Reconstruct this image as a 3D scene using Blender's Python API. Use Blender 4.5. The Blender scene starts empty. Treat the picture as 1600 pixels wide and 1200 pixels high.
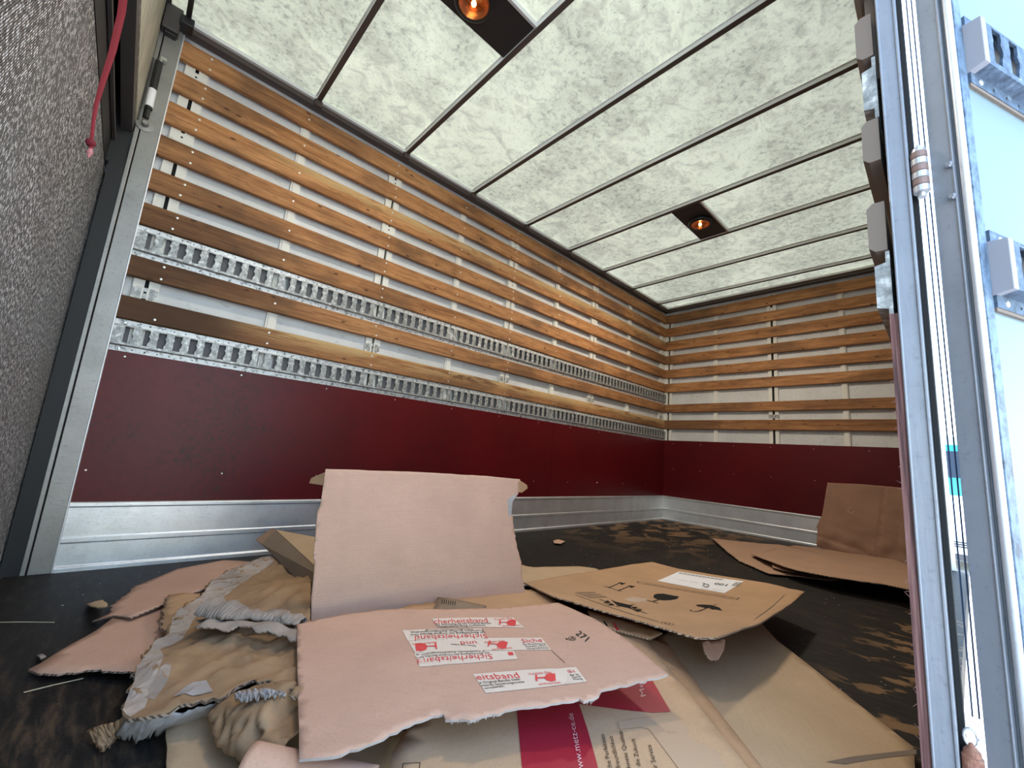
import bpy, math, random
from mathutils import Vector, Matrix, noise
from mathutils.bvhtree import BVHTree
from mathutils.geometry import delaunay_2d_cdt
random.seed(7)
SC = bpy.context.scene
COL = SC.collection

# ------------------------------------------------------------------ camera
F_PX = 656.03
CAM = Vector((2.36753, -4.54217, 0.57003))
def _axes(a, b, c):
    ca, sa, cb, sb, cc, s_ = math.cos(a), math.sin(a), math.cos(b), math.sin(b), math.cos(c), math.sin(c)
    f = Vector((sa*cb, ca*cb, sb)); r = Vector((ca, -sa, 0)); u = r.cross(f)
    return cc*r + s_*u, -s_*r + cc*u, f
AR, AU, AF = _axes(-0.83463464, 0.16599125, 0.08100005)
cd = bpy.data.cameras.new('camera'); cam = bpy.data.objects.new('camera', cd); COL.objects.link(cam)
cd.sensor_width = 36; cd.lens = F_PX/1600*36; cd.clip_start = 0.02; cd.clip_end = 500
M = Matrix.Identity(4)
for i in range(3):
    M[i][0], M[i][1], M[i][2], M[i][3] = AR[i], AU[i], -AF[i], CAM[i]
cam.matrix_world = M
SC.camera = cam

# ------------------------------------------------------------------ light
SUN_EL, SUN_AZ = math.radians(58), math.radians(-28)      # azimuth from +Y towards +X
w = bpy.data.worlds.new('sky'); SC.world = w; w.use_nodes = True
nt = w.node_tree; bg = nt.nodes['Background']
sky = nt.nodes.new('ShaderNodeTexSky'); sky.sky_type = 'NISHITA'; sky.sun_disc = False
sky.sun_elevation = SUN_EL; sky.sun_rotation = SUN_AZ; sky.air_density = 1.4; sky.dust_density = 0.6; sky.ozone_density = 1.5
nt.links.new(sky.outputs[0], bg.inputs[0]); bg.inputs[1].default_value = 0.55
sl = bpy.data.lights.new('sun', 'SUN'); sun = bpy.data.objects.new('sun', sl); COL.objects.link(sun)
sl.energy = 6.0; sl.angle = 0.01; sl.color = (1.0, 0.95, 0.87)
sd = Vector((math.sin(SUN_AZ)*math.cos(SUN_EL), math.cos(SUN_AZ)*math.cos(SUN_EL), math.sin(SUN_EL)))
sun.rotation_euler = sd.to_track_quat('Z', 'Y').to_euler()
sun.location = (0, 0, 12)
vs = SC.view_settings
vs.view_transform = 'Standard'; vs.look = 'None'; vs.gamma = 1; vs.use_curve_mapping = False
vs.exposure = 1.0
FILL_W = 15.0        # fill light added under each roof lamp to brighten the interior
SC.cycles.max_bounces = 10; SC.cycles.diffuse_bounces = 6; SC.cycles.glossy_bounces = 4
SC.cycles.transmission_bounces = 6; SC.cycles.use_denoising = True; SC.cycles.sample_clamp_indirect = 8

# ------------------------------------------------------------------ helpers
def ray(x, y): return ((x-800)/F_PX)*AR - ((y-600)/F_PX)*AU + AF
def on(x, y, n, d):
    n = Vector(n); v = ray(x, y); return CAM + v*((d - n.dot(CAM))/n.dot(v))
def atz(x, y, z=0.0): return on(x, y, (0, 0, 1), z)

def tag(o, label=None, cat=None, group=None, kind=None):
    if label: o['label'] = label
    if cat: o['category'] = cat
    if group: o['group'] = group
    if kind: o['kind'] = kind
    return o
def empty(name, loc=(0, 0, 0)):
    o = bpy.data.objects.new(name, None); COL.objects.link(o); o.location = loc; o.empty_display_size = .05; return o
ORG = {}
def origin(o):
    return ORG.get(o.name, Vector((0, 0, 0)))
class MB:
    def __init__(s): s.v = []; s.f = []; s.m = []
    def quad(s, a, b, c, d, m=0):
        n = len(s.v); s.v += [Vector(a), Vector(b), Vector(c), Vector(d)]; s.f.append((n, n+1, n+2, n+3)); s.m.append(m)
    def hexa(s, p, m=0):      # 8 points: bottom 4 ccw, top 4
        n = len(s.v); s.v += [Vector(q) for q in p]
        for f in ((3,2,1,0), (4,5,6,7), (0,1,5,4), (1,2,6,5), (2,3,7,6), (3,0,4,7)):
            s.f.append(tuple(n+i for i in f)); s.m.append(m)
    def box(s, x0, x1, y0, y1, z0, z1, m=0):
        s.hexa([(x0,y0,z0),(x1,y0,z0),(x1,y1,z0),(x0,y1,z0),(x0,y0,z1),(x1,y0,z1),(x1,y1,z1),(x0,y1,z1)], m)
    def prism(s, prof, fn, a, b, m=0):   # prof: closed list of 2D, fn(p, t) -> 3D
        n = len(s.v); k = len(prof)
        s.v += [Vector(fn(p, a)) for p in prof] + [Vector(fn(p, b)) for p in prof]
        for i in range(k):
            j = (i+1) % k; s.f.append((n+i, n+j, n+k+j, n+k+i)); s.m.append(m)
        s.f.append(tuple(n+i for i in reversed(range(k)))); s.m.append(m)
        s.f.append(tuple(n+k+i for i in range(k))); s.m.append(m)
    def rings(s, rings, m=0, cap=True, closed=True):
        n = len(s.v); k = len(rings[0])
        for r in rings: s.v += [Vector(p) for p in r]
        for a in range(len(rings)-1):
            for i in range(k if closed else k-1):
                j = (i+1) % k
                s.f.append((n+a*k+i, n+a*k+j, n+(a+1)*k+j, n+(a+1)*k+i)); s.m.append(m)
        if cap:
            s.f.append(tuple(n+i for i in reversed(range(k)))); s.m.append(m)
            b = n+(len(rings)-1)*k
            s.f.append(tuple(b+i for i in range(k))); s.m.append(m)
    def lathe(s, c, axis, prof, seg=20, m=0, cap=True):   # prof: (radius, height)
        c = Vector(c); ax = Vector(axis).normalized(); t = ax.orthogonal().normalized(); b = ax.cross(t)
        s.rings([[c + ax*h + (t*math.cos(2*math.pi*i/seg) + b*math.sin(2*math.pi*i/seg))*max(r, 1e-5) for i in range(seg)] for r, h in prof], m, cap)
    def tube(s, pts, r, seg=8, m=0):
        pts = [Vector(p) for p in pts]; rs = r if isinstance(r, (list, tuple)) else [r]*len(pts)
        rr = []; t = None
        for i, p in enumerate(pts):
            d = (pts[min(i+1, len(pts)-1)] - pts[max(i-1, 0)]).normalized()
            t = d.orthogonal().normalized() if t is None else (t - d*t.dot(d)).normalized()
            b = d.cross(t)
            rr.append([p + (t*math.cos(2*math.pi*k/seg) + b*math.sin(2*math.pi*k/seg))*rs[i] for k in range(seg)])
        s.rings(rr, m)
    def build(s, name, mats, parent=None, loc=None, smooth=False, bevel=0, kind=None, label=None, fix=True):
        mats = mats if isinstance(mats, (list, tuple)) else [mats]
        po = origin(parent) if parent else Vector((0, 0, 0))
        o0 = Vector(loc) if loc is not None else po
        me = bpy.data.meshes.new(name)
        me.from_pydata([v - o0 for v in s.v], [], s.f)
        for m in mats: me.materials.append(m)
        me.polygons.foreach_set('material_index', s.m)
        if fix:
            import bmesh
            b = bmesh.new(); b.from_mesh(me); bmesh.ops.recalc_face_normals(b, faces=b.faces); b.to_mesh(me); b.free()
        if smooth: me.polygons.foreach_set('use_smooth', [True]*len(me.polygons))
        o = bpy.data.objects.new(name, me); COL.objects.link(o)
        if parent: o.parent = parent
        o.location = o0 - po
        ORG[o.name] = o0
        if bevel:
            bv = o.modifiers.new('b', 'BEVEL'); bv.width = bevel; bv.segments = 2; bv.limit_method = 'ANGLE'
        if kind: o['kind'] = kind
        if label: o['label'] = label
        return o
def root(name, loc, label, cat, group=None):
    e = empty(name, loc); ORG[e.name] = Vector(loc); return tag(e, label, cat, group)
def copy_tree(o, parent=None):
    c = o.copy(); COL.objects.link(c)
    if parent: c.parent = parent
    for ch in o.children: copy_tree(ch, c)
    return c

# ------------------------------------------------------------------ materials
def mat(name, color=(.5,.5,.5), rough=.6, metal=0.0, spec=.5, build=None):
    m = bpy.data.materials.new(name); m.use_nodes = True; n = m.node_tree.nodes; l = m.node_tree.links
    b = n['Principled BSDF']; b.inputs['Base Color'].default_value = (*color, 1); b.inputs['Roughness'].default_value = rough
    b.inputs['Metallic'].default_value = metal; b.inputs['Specular IOR Level'].default_value = spec
    if build: build(n, l, b)
    return m
def coord(n, l, scale=(1,1,1), kind='Object', rot=(0,0,0)):
    t = n.new('ShaderNodeTexCoord'); mp = n.new('ShaderNodeMapping'); mp.inputs['Scale'].default_value = scale; mp.inputs['Rotation'].default_value = rot
    l.new(t.outputs[kind], mp.inputs['Vector']); return mp.outputs[0]
def wcoord(n, l, scale=(1,1,1)):
    t = n.new('ShaderNodeNewGeometry'); mp = n.new('ShaderNodeMapping'); mp.inputs['Scale'].default_value = scale
    l.new(t.outputs['Position'], mp.inputs['Vector']); return mp.outputs[0]
def nz(n, l, v, scale=5, detail=4, rough=.6, dist=0.0):
    t = n.new('ShaderNodeTexNoise'); t.inputs['Scale'].default_value = scale; t.inputs['Detail'].default_value = detail
    t.inputs['Roughness'].default_value = rough; t.inputs['Distortion'].default_value = dist; l.new(v, t.inputs['Vector']); return t.outputs['Fac']
def ramp(n, l, f, stops):
    r = n.new('ShaderNodeValToRGB'); e = r.color_ramp.elements
    while len(e) > 1: e.remove(e[-1])
    for i, (p, c) in enumerate(stops):
        x = e[0] if i == 0 else e.new(p)
        x.position = p; x.color = (*c, 1) if len(c) == 3 else c
    l.new(f, r.inputs[0]); return r.outputs[0]
def g(v): return (v, v, v)
def mix(n, l, f, a, b, mode='MIX'):
    m = n.new('ShaderNodeMix'); m.data_type = 'RGBA'; m.blend_type = mode
    for s, x in ((m.inputs['Factor'], f), (m.inputs[6], a), (m.inputs[7], b)):
        if isinstance(x, (int, float)): s.default_value = x
        elif isinstance(x, tuple): s.default_value = (*x, 1)
        else: l.new(x, s)
    return m.outputs[2]
def math_(n, l, op, a, b=0.0, clamp=False):
    m = n.new('ShaderNodeMath'); m.operation = op; m.use_clamp = clamp
    for i, x in enumerate((a, b)):
        if isinstance(x, (int, float)): m.inputs[i].default_value = x
        else: l.new(x, m.inputs[i])
    return m.outputs[0]
def bump(n, l, b, h, strength=.3, dist=.002):
    k = n.new('ShaderNodeBump'); k.inputs['Strength'].default_value = strength; k.inputs['Distance'].default_value = dist
    l.new(h, k.inputs['Height']); l.new(k.outputs[0], b.inputs['Normal'])
def sep(n, l, v):
    s = n.new('ShaderNodeSeparateXYZ'); l.new(v, s.inputs[0]); return s.outputs
def maprange(n, l, v, a, b, c=0.0, d=1.0):
    m = n.new('ShaderNodeMapRange'); m.interpolation_type = 'SMOOTHSTEP'
    for i, x in enumerate((v, a, b, c, d)):
        if isinstance(x, (int, float)): m.inputs[i].default_value = x
        else: l.new(x, m.inputs[i])
    return m.outputs[0]
def wood_mat(name, stretch, axis, raw=0.0, tone=1.0):
    def f(n, l, b):
        oi = n.new('ShaderNodeObjectInfo')
        t = n.new('ShaderNodeTexCoord'); add = n.new('ShaderNodeVectorMath'); add.operation = 'ADD'
        sc = n.new('ShaderNodeVectorMath'); sc.operation = 'SCALE'; sc.inputs[3].default_value = 1.7
        l.new(oi.outputs['Location'], sc.inputs[0]); l.new(t.outputs['Object'], add.inputs[0]); l.new(sc.outputs[0], add.inputs[1])
        rnd = n.new('ShaderNodeVectorMath'); rnd.operation = 'ADD'; l.new(add.outputs[0], rnd.inputs[0])
        cm = n.new('ShaderNodeCombineXYZ'); r10 = math_(n, l, 'MULTIPLY', oi.outputs['Random'], 13.0)
        for i in range(3): l.new(r10, cm.inputs[i])
        l.new(cm.outputs[0], rnd.inputs[1])
        def mp(s):
            m = n.new('ShaderNodeMapping'); m.inputs['Scale'].default_value = s; l.new(rnd.outputs[0], m.inputs[0]); return m.outputs[0]
        S = (14, 1.1, 14) if axis == 1 else (1.1, 14, 14)
        S2 = (60, 3, 60) if axis == 1 else (3, 60, 60)
        a = nz(n, l, mp(S), 1.6, 5, .62, .6); c = nz(n, l, mp(S2), 2.2, 4, .6)
        big = nz(n, l, mp((2, 1.2, 2) if axis == 1 else (1.2, 2, 2)), 1.6, 4, .6)
        base = ramp(n, l, a, [(.25, (.21*tone, .085*tone, .032*tone)), (.5, (.44*tone, .205*tone, .082*tone)), (.75, (.60*tone, .310*tone, .135*tone))])
        base = mix(n, l, math_(n, l, 'MULTIPLY', ramp(n, l, c, [(.47, g(0)), (.62, g(1))]), .50), base, (.13, .058, .025))
        sp = nz(n, l, mp((50, 8, 50) if axis == 1 else (8, 50, 50)), 3.0, 4, .7)
        base = mix(n, l, math_(n, l, 'MULTIPLY', ramp(n, l, sp, [(.60, g(0)), (.68, g(1))]), .6), base, (.07, .03, .015))
        stain = ramp(n, l, big, [(.48, g(0)), (.62, g(1))])
        base = mix(n, l, math_(n, l, 'MULTIPLY', stain, .60), base, (.11, .060, .034))
        # knots
        vo = n.new('ShaderNodeTexVoronoi'); vo.inputs['Scale'].default_value = 3.4
        sx_ = sep(n, l, mp((1, 1, 2.2) if axis == 1 else (1, 1, 2.2))); cb = n.new('ShaderNodeCombineXYZ'); l.new(sx_[axis], cb.inputs[0]); l.new(sx_[2], cb.inputs[1]); vo.voronoi_dimensions = '2D'; l.new(cb.outputs[0], vo.inputs['Vector'])
        kn = ramp(n, l, vo.outputs['Distance'], [(.028, g(1)), (.052, g(0))])
        base = mix(n, l, math_(n, l, 'MULTIPLY', kn, .8), base, (.05, .018, .01))
        # grime near the loading end and low down
        p = sep(n, l, wcoord(n, l))
        dy = maprange(n, l, p[1], -3.75, -4.5); dz = maprange(n, l, p[2], 2.05, 1.25)
        gr = math_(n, l, 'MULTIPLY', math_(n, l, 'MULTIPLY', dy, dz), math_(n, l, 'ADD', .55, math_(n, l, 'MULTIPLY', big, .9)), True)
        base = mix(n, l, math_(n, l, 'MULTIPLY', gr, .9), base, (.035, .02, .014))
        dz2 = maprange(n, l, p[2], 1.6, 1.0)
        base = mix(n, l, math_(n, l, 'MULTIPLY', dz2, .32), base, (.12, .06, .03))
        if raw:
            q = nz(n, l, mp((9, .9, 9) if axis == 1 else (.9, 9, 9)), 2.0, 6, .7, 1.2)
            zz = maprange(n, l, sep(n, l, t.outputs['Object'])[2], -.03, .05)
            msk = math_(n, l, 'MULTIPLY', ramp(n, l, q, [(.42, g(0)), (.52, g(1))]), zz)
            msk = math_(n, l, 'MULTIPLY', msk, maprange(n, l, p[1], -4.35, -3.9))
            base = mix(n, l, math_(n, l, 'MULTIPLY', msk, raw), base, (.52, .36, .17))
        l.new(base, b.inputs['Base Color'])
        bump(n, l, b, c, .35, .003)
    return mat(name, rough=.66, spec=.18, build=f)
WOOD = wood_mat('wood_slat', 1, 1, tone=.95); WOOD_RAW = wood_mat('wood_slat_splintered', 1, 1, raw=.85, tone=.95)
WOOD_X = wood_mat('wood_slat_end_wall', 1, 0, tone=.95); WOOD_GREY = mat('wood_weathered', (.16, .125, .10), .8)

def _alu(dirt=.35, base=(.62,.63,.65), sx=(2,2,30)):
    def f(n, l, b):
        v = wcoord(n, l)
        a = nz(n, l, v, 7, 5, .65); c = nz(n, l, wcoord(n, l, sx), 6, 3, .6); d = nz(n, l, v, 90, 3, .6)
        col = mix(n, l, math_(n, l, 'MULTIPLY', ramp(n, l, a, [(.4, g(0)), (.75, g(1))]), dirt), base, tuple(x*.45 for x in base))
        col = mix(n, l, math_(n, l, 'MULTIPLY', ramp(n, l, d, [(.58, g(0)), (.72, g(1))]), dirt*.8), col, tuple(x*.3 for x in base))
        l.new(col, b.inputs['Base Color'])
        l.new(math_(n, l, 'ADD', .30, math_(n, l, 'MULTIPLY', c, .28)), b.inputs['Roughness'])
        bump(n, l, b, math_(n, l, 'ADD', c, d), .12, .002)
    return f
ALU = mat('aluminium', metal=.85, build=_alu(.35,(.75,.76,.78)))
ALU_POST = mat('aluminium_portal', metal=.55, build=_alu(.4, (.31,.30,.285)))
ALU_LIGHT = mat('aluminium_bright', metal=.6, build=_alu(.2, (.72,.73,.75)))
ALU_DOOR = mat('aluminium_door_frame', metal=.35, build=_alu(.3, (.27,.29,.33), (30,30,2)))  # darkened and tinted blue for the sky light on jamb and door
WHITE_POST = mat('white_post', (.68,.67,.62), .65, .0, .2)
def _sheetgrey(n, l, b):
    v = wcoord(n, l); a = nz(n, l, v, 3, 5, .6); d = nz(n, l, wcoord(n, l, (1, .4, 1)), 40, 4, .65)
    c = mix(n, l, ramp(n, l, a, [(.35, g(0)), (.75, g(1))]), (.64,.65,.65), (.50,.505,.50))
    c = mix(n, l, math_(n, l, 'MULTIPLY', ramp(n, l, d, [(.58, g(0)), (.75, g(1))]), .5), c, (.2,.2,.19))
    l.new(c, b.inputs['Base Color'])
GREY_SHEET = mat('grey_sidewall_sheet', rough=.5, build=_sheetgrey)
def _galv(n, l, b):
    v = wcoord(n, l); vo = n.new('ShaderNodeTexVoronoi'); vo.inputs['Scale'].default_value = 90; l.new(v, vo.inputs['Vector'])
    a = nz(n, l, v, 45, 4, .7)
    c = ramp(n, l, a, [(.38, (.20,.205,.20)), (.55, (.34,.345,.335)), (.66, (.62,.62,.60))])
    c = mix(n, l, .35, c, ramp(n, l, vo.outputs['Distance'], [(.1, g(.35)), (.6, g(.65))]), 'SOFT_LIGHT')
    l.new(c, b.inputs['Base Color'])
GALV = mat('galvanised_rail', rough=.5, metal=.45, build=_galv)
def _flange(n, l, b):
    v = wcoord(n, l); a = nz(n, l, v, 55, 4, .7)
    l.new(ramp(n, l, a, [(.36, (.10,.10,.10)), (.46, (.55,.55,.54)), (.7, (.68,.68,.66))]), b.inputs['Base Color'])
FLANGE = mat('rail_flange', rough=.45, metal=.3, build=_flange)
SLOT_SHADE = mat('slot_shade', (.10,.10,.105), .7)
HOLE = mat('dark_hole', (.01,.01,.01), .9)
STEEL = mat('screw_steel', (.62,.62,.60), .35, .8)
def _red(n, l, b):
    v = wcoord(n, l); a = nz(n, l, v, 1.6, 4, .6); d = nz(n, l, v, 60, 4, .7); s = nz(n, l, wcoord(n, l, (3, 3, 40)), 3, 3, .6)
    p = sep(n, l, v); near = maprange(n, l, p[1], -2.2, -4.3)
    c = mix(n, l, ramp(n, l, a, [(.3, g(0)), (.7, g(1))]), (.095,.0025,.005), (.065,.002,.004))
    wear = math_(n, l, 'MULTIPLY', ramp(n, l, d, [(.52, g(0)), (.62, g(1))]), math_(n, l, 'MULTIPLY', near, ramp(n, l, a, [(.42, g(0)), (.6, g(1))])))
    c = mix(n, l, math_(n, l, 'MULTIPLY', wear, .75), c, (.025,.008,.008))
    l.new(c, b.inputs['Base Color'])
    l.new(math_(n, l, 'ADD', math_(n, l, 'MULTIPLY', near, .10), math_(n, l, 'ADD', .27, math_(n, l, 'MULTIPLY', d, .15))), b.inputs['Roughness'])
    bump(n, l, b, d, .12, .002)
RED_PLY = mat('red_plywood_lining', spec=.32, build=_red)
PLY_EDGE = mat('plywood_edge', (.15,.065,.06), .75, build=lambda n, l, b: (l.new(ramp(n, l, nz(n, l, wcoord(n, l, (140, 140, 3)), 2, 4), [(.35, (.055,.025,.025)), (.5, (.17,.075,.068)), (.7, (.30,.17,.15))]), b.inputs['Base Color'])))
def _floor(n, l, b):
    v = wcoord(n, l); p = sep(n, l, v)
    gn = nz(n, l, wcoord(n, l, (1, 5, 1)), 9, 6, .7, .3); big = nz(n, l, v, 2.3, 4, .6, .4); fine = nz(n, l, v, 120, 3, .6)
    c = ramp(n, l, gn, [(.3, (.008,.007,.007)), (.55, (.018,.016,.014)), (.8, (.05,.038,.026))])
    # worn-through patches along the middle and in the far corner
    pt = nz(n, l, wcoord(n, l, (1.5, 1, 1)), 4.3, 5, .62, .5)
    far = maprange(n, l, p[1], -2.4, -.3); lx = maprange(n, l, p[0], 1.7, .25)
    w1 = math_(n, l, 'MULTIPLY', ramp(n, l, pt, [(.50, g(0)), (.57, g(1))]), math_(n, l, 'MULTIPLY', far, lx))
    e = maprange(n, l, p[0], 1.95, 2.2); e2 = maprange(n, l, p[1], -1.3, -2.2)
    w2 = math_(n, l, 'MULTIPLY', ramp(n, l, nz(n, l, wcoord(n, l, (1, 1.3, 1)), 8.5, 3, .55, .4), [(.55, g(0)), (.60, g(1))]), math_(n, l, 'MULTIPLY', e, e2))
    w3 = math_(n, l, 'MULTIPLY', ramp(n, l, gn, [(.46, g(0)), (.66, g(1))]), math_(n, l, 'MULTIPLY', maprange(n, l, p[1], -4.2, -4.6), maprange(n, l, p[0], .7, 1.4)))
    w3 = math_(n, l, 'MULTIPLY', w3, .30)
    ww = math_(n, l, 'ADD', math_(n, l, 'ADD', w1, math_(n, l, 'MULTIPLY', w2, .9)), w3, True)
    c = mix(n, l, math_(n, l, 'MULTIPLY', ww, .8), c, mix(n, l, gn, (.36,.22,.11), (.16,.09,.05)))
    d = math_(n, l, 'MULTIPLY', ramp(n, l, fine, [(.72, g(0)), (.8, g(1))]), .35)
    c = mix(n, l, d, c, (.3,.27,.22))
    l.new(c, b.inputs['Base Color'])
    bump(n, l, b, math_(n, l, 'ADD', gn, fine), .35, .002)
FLOOR = mat('worn_black_plywood_floor', rough=.62, spec=.15, build=_floor)
def roof_mat():
    m = bpy.data.materials.new('translucent_roof_sheet'); m.use_nodes = True; n = m.node_tree.nodes; l = m.node_tree.links
    n.clear(); out = n.new('ShaderNodeOutputMaterial'); tr = n.new('ShaderNodeBsdfTranslucent'); df = n.new('ShaderNodeBsdfDiffuse'); gl = n.new('ShaderNodeMixShader')
    v = wcoord(n, l); a = nz(n, l, v, 2.2, 5, .62, .3); d = nz(n, l, wcoord(n, l, (1.1, 1, 1)), 30, 5, .72); s = nz(n, l, wcoord(n, l, (2, 1.4, 1)), 5, 5, .6, 1.2)
    sp = nz(n, l, v, 95, 3, .6)
    c = mix(n, l, ramp(n, l, a, [(.38, g(0)), (.68, g(1))]), (.80,.79,.57), (.56,.555,.40))
    c = mix(n, l, math_(n, l, 'MULTIPLY', ramp(n, l, s, [(.48, g(0)), (.66, g(1))]), .55), c, (.38,.355,.265))
    c = mix(n, l, math_(n, l, 'MULTIPLY', ramp(n, l, d, [(.50, g(0)), (.66, g(1))]), math_(n, l, 'MULTIPLY', ramp(n, l, a, [(.42, g(.2)), (.58, g(1))]), .70)), c, (.22,.215,.17))
    c = mix(n, l, math_(n, l, 'MULTIPLY', ramp(n, l, sp, [(.62, g(0)), (.68, g(1))]), .45), c, (.18,.17,.14))
    l.new(c, tr.inputs[0]); l.new(c, df.inputs[0]); gl.inputs[0].default_value = .88
    l.new(tr.outputs[0], gl.inputs[1]); l.new(df.outputs[0], gl.inputs[2]); l.new(gl.outputs[0], out.inputs[0]); return m
ROOF = roof_mat()
BROWN_BAR = mat('brown_bar', (.085,.062,.052), .55, .2)
GREY_BAR = mat('bar_flank', (.72,.72,.69), .5, .0)
DARK_PLATE = mat('dark_lamp_plate', (.018,.015,.015), .55)
RUBBER = mat('black_rubber', (.008,.008,.009), .6)
BLACK = mat('black_plastic', (.012,.012,.013), .4)
CREAM = mat('cream_lid_panel', (.42,.39,.31), .5, build=lambda n, l, b: l.new(ramp(n, l, nz(n, l, wcoord(n, l, (6, 6, 1.5)), 5, 4), [(.3, (.30,.275,.21)), (.65, (.52,.49,.40))]), b.inputs['Base Color']))
BROWN_RAIL = mat('brown_grey_rail', (.085,.075,.072), .5, .3)
def _grit(n, l, b):
    v = coord(n, l, (1,1,1))
    wv = n.new('ShaderNodeTexWave'); wv.inputs['Scale'].default_value = 62; wv.inputs['Distortion'].default_value = 1.2; wv.inputs['Detail'].default_value = 2
    mp = n.new('ShaderNodeMapping'); mp.inputs['Rotation'].default_value = (0, math.radians(35), 0); l.new(v, mp.inputs[0]); l.new(mp.outputs[0], wv.inputs['Vector'])
    d = nz(n, l, v, 260, 3, .7); a = nz(n, l, v, 4, 4, .6)
    vo = n.new('ShaderNodeTexVoronoi'); vo.inputs['Scale'].default_value = 230; l.new(v, vo.inputs['Vector'])
    d2 = nz(n, l, coord(n, l, (1,1,.5)), 150, 2, .6)
    fl = math_(n, l, 'MULTIPLY', ramp(n, l, d2, [(.50, g(0)), (.60, g(1))]), ramp(n, l, wv.outputs['Fac'], [(.2, g(.35)), (.7, g(1))]))
    c = mix(n, l, fl, (.07,.07,.075), (.80,.80,.84))  # pale flecks paint the sparkle of the grit into its colour
    c = mix(n, l, math_(n, l, 'MULTIPLY', ramp(n, l, a, [(.45, g(0)), (.65, g(1))]), .4), c, (.11,.10,.10))
    l.new(c, b.inputs['Base Color'])
    h = math_(n, l, 'ADD', math_(n, l, 'MULTIPLY', wv.outputs['Fac'], .8), math_(n, l, 'ADD', d, math_(n, l, 'MULTIPLY', vo.outputs['Distance'], .8)))
    bump(n, l, b, h, .9, .003)
GRIT = mat('anti_slip_grit', rough=.38, metal=.35, build=_grit)
def card(name, col, dark=.75, flute=0, spec=.25, rough=.8):
    def f(n, l, b):
        v = coord(n, l); a = nz(n, l, v, 5, 5, .6); d = nz(n, l, v, 260, 2, .6); s = nz(n, l, coord(n, l, (2, 22, 2)), 5, 4, .6)
        c = mix(n, l, ramp(n, l, a, [(.35, g(0)), (.7, g(1))]), col, tuple(x*dark for x in col))
        c = mix(n, l, math_(n, l, 'MULTIPLY', ramp(n, l, d, [(.5, g(0)), (.75, g(1))]), .28), c, tuple(x*.55 for x in col))
        c = mix(n, l, math_(n, l, 'MULTIPLY', ramp(n, l, s, [(.5, g(0)), (.7, g(1))]), .18), c, tuple(x*.7 for x in col))
        l.new(c, b.inputs['Base Color'])
        h = math_(n, l, 'ADD', math_(n, l, 'MULTIPLY', d, .3), s)
        if flute:
            wv = n.new('ShaderNodeTexWave'); wv.inputs['Scale'].default_value = 40; wv.bands_direction = 'X' if flute == 1 else 'Y'; wv.inputs['Distortion'].default_value = .3
            l.new(v, wv.inputs['Vector']); h = math_(n, l, 'ADD', h, math_(n, l, 'MULTIPLY', wv.outputs['Fac'], .35))
        bump(n, l, b, h, .22, .0012)
    return mat(name, rough=rough, spec=spec, build=f)
C_PINK = card('cardboard_pinkish', (.54,.33,.235), .88, 2)
C_TAN = card('cardboard_tan', (.48,.34,.21), .88, 0)
C_KRAFT = card('cardboard_kraft', (.46,.28,.155), .85, 1)
C_OCHRE = card('cardboard_ochre_crumpled', (.36,.225,.125), .6, 0)
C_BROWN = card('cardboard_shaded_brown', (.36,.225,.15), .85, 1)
C_GREY = card('cardboard_torn_grey_ply', (.37,.30,.25), .6, 1)
C_PALE = card('cardboard_torn_pale_ply', (.45,.405,.38), .5, 1)
C_BAND = card('cardboard_torn_cream_ply', (.46,.38,.32), .62, 1)
C_DARK = card('cardboard_dark', (.26,.19,.13), .8, 1)
def _edge(n, l, b):
    v = coord(n, l); wv = n.new('ShaderNodeTexWave'); wv.inputs['Scale'].default_value = 55; wv.bands_direction = 'DIAGONAL'; wv.inputs['Distortion'].default_value = 2
    l.new(v, wv.inputs['Vector'])
    l.new(ramp(n, l, wv.outputs['Fac'], [(.25, (.09,.06,.04)), (.6, (.36,.26,.19))]), b.inputs['Base Color'])
C_EDGE = mat('corrugated_edge', rough=.9, build=_edge)
INK_BLACK = mat('black_print', (.014,.012,.011), .75, 0, .1)
INK_GREY = mat('faded_print', (.16,.12,.09), .7)
INK_RED = mat('red_print', (.62,.045,.045), .5)
PRINT_RED = mat('dark_red_print', (.36,.018,.035), .38)
INK_PINK = mat('pale_print', (.72,.42,.40), .5)
PAPER = mat('white_paper_label', (.80,.80,.82), .5)
TAPE = mat('cream_tape', (.66,.55,.45), .45)
CLEAR_TAPE = mat('brown_parcel_tape', (.40,.25,.14), .25)

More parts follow.
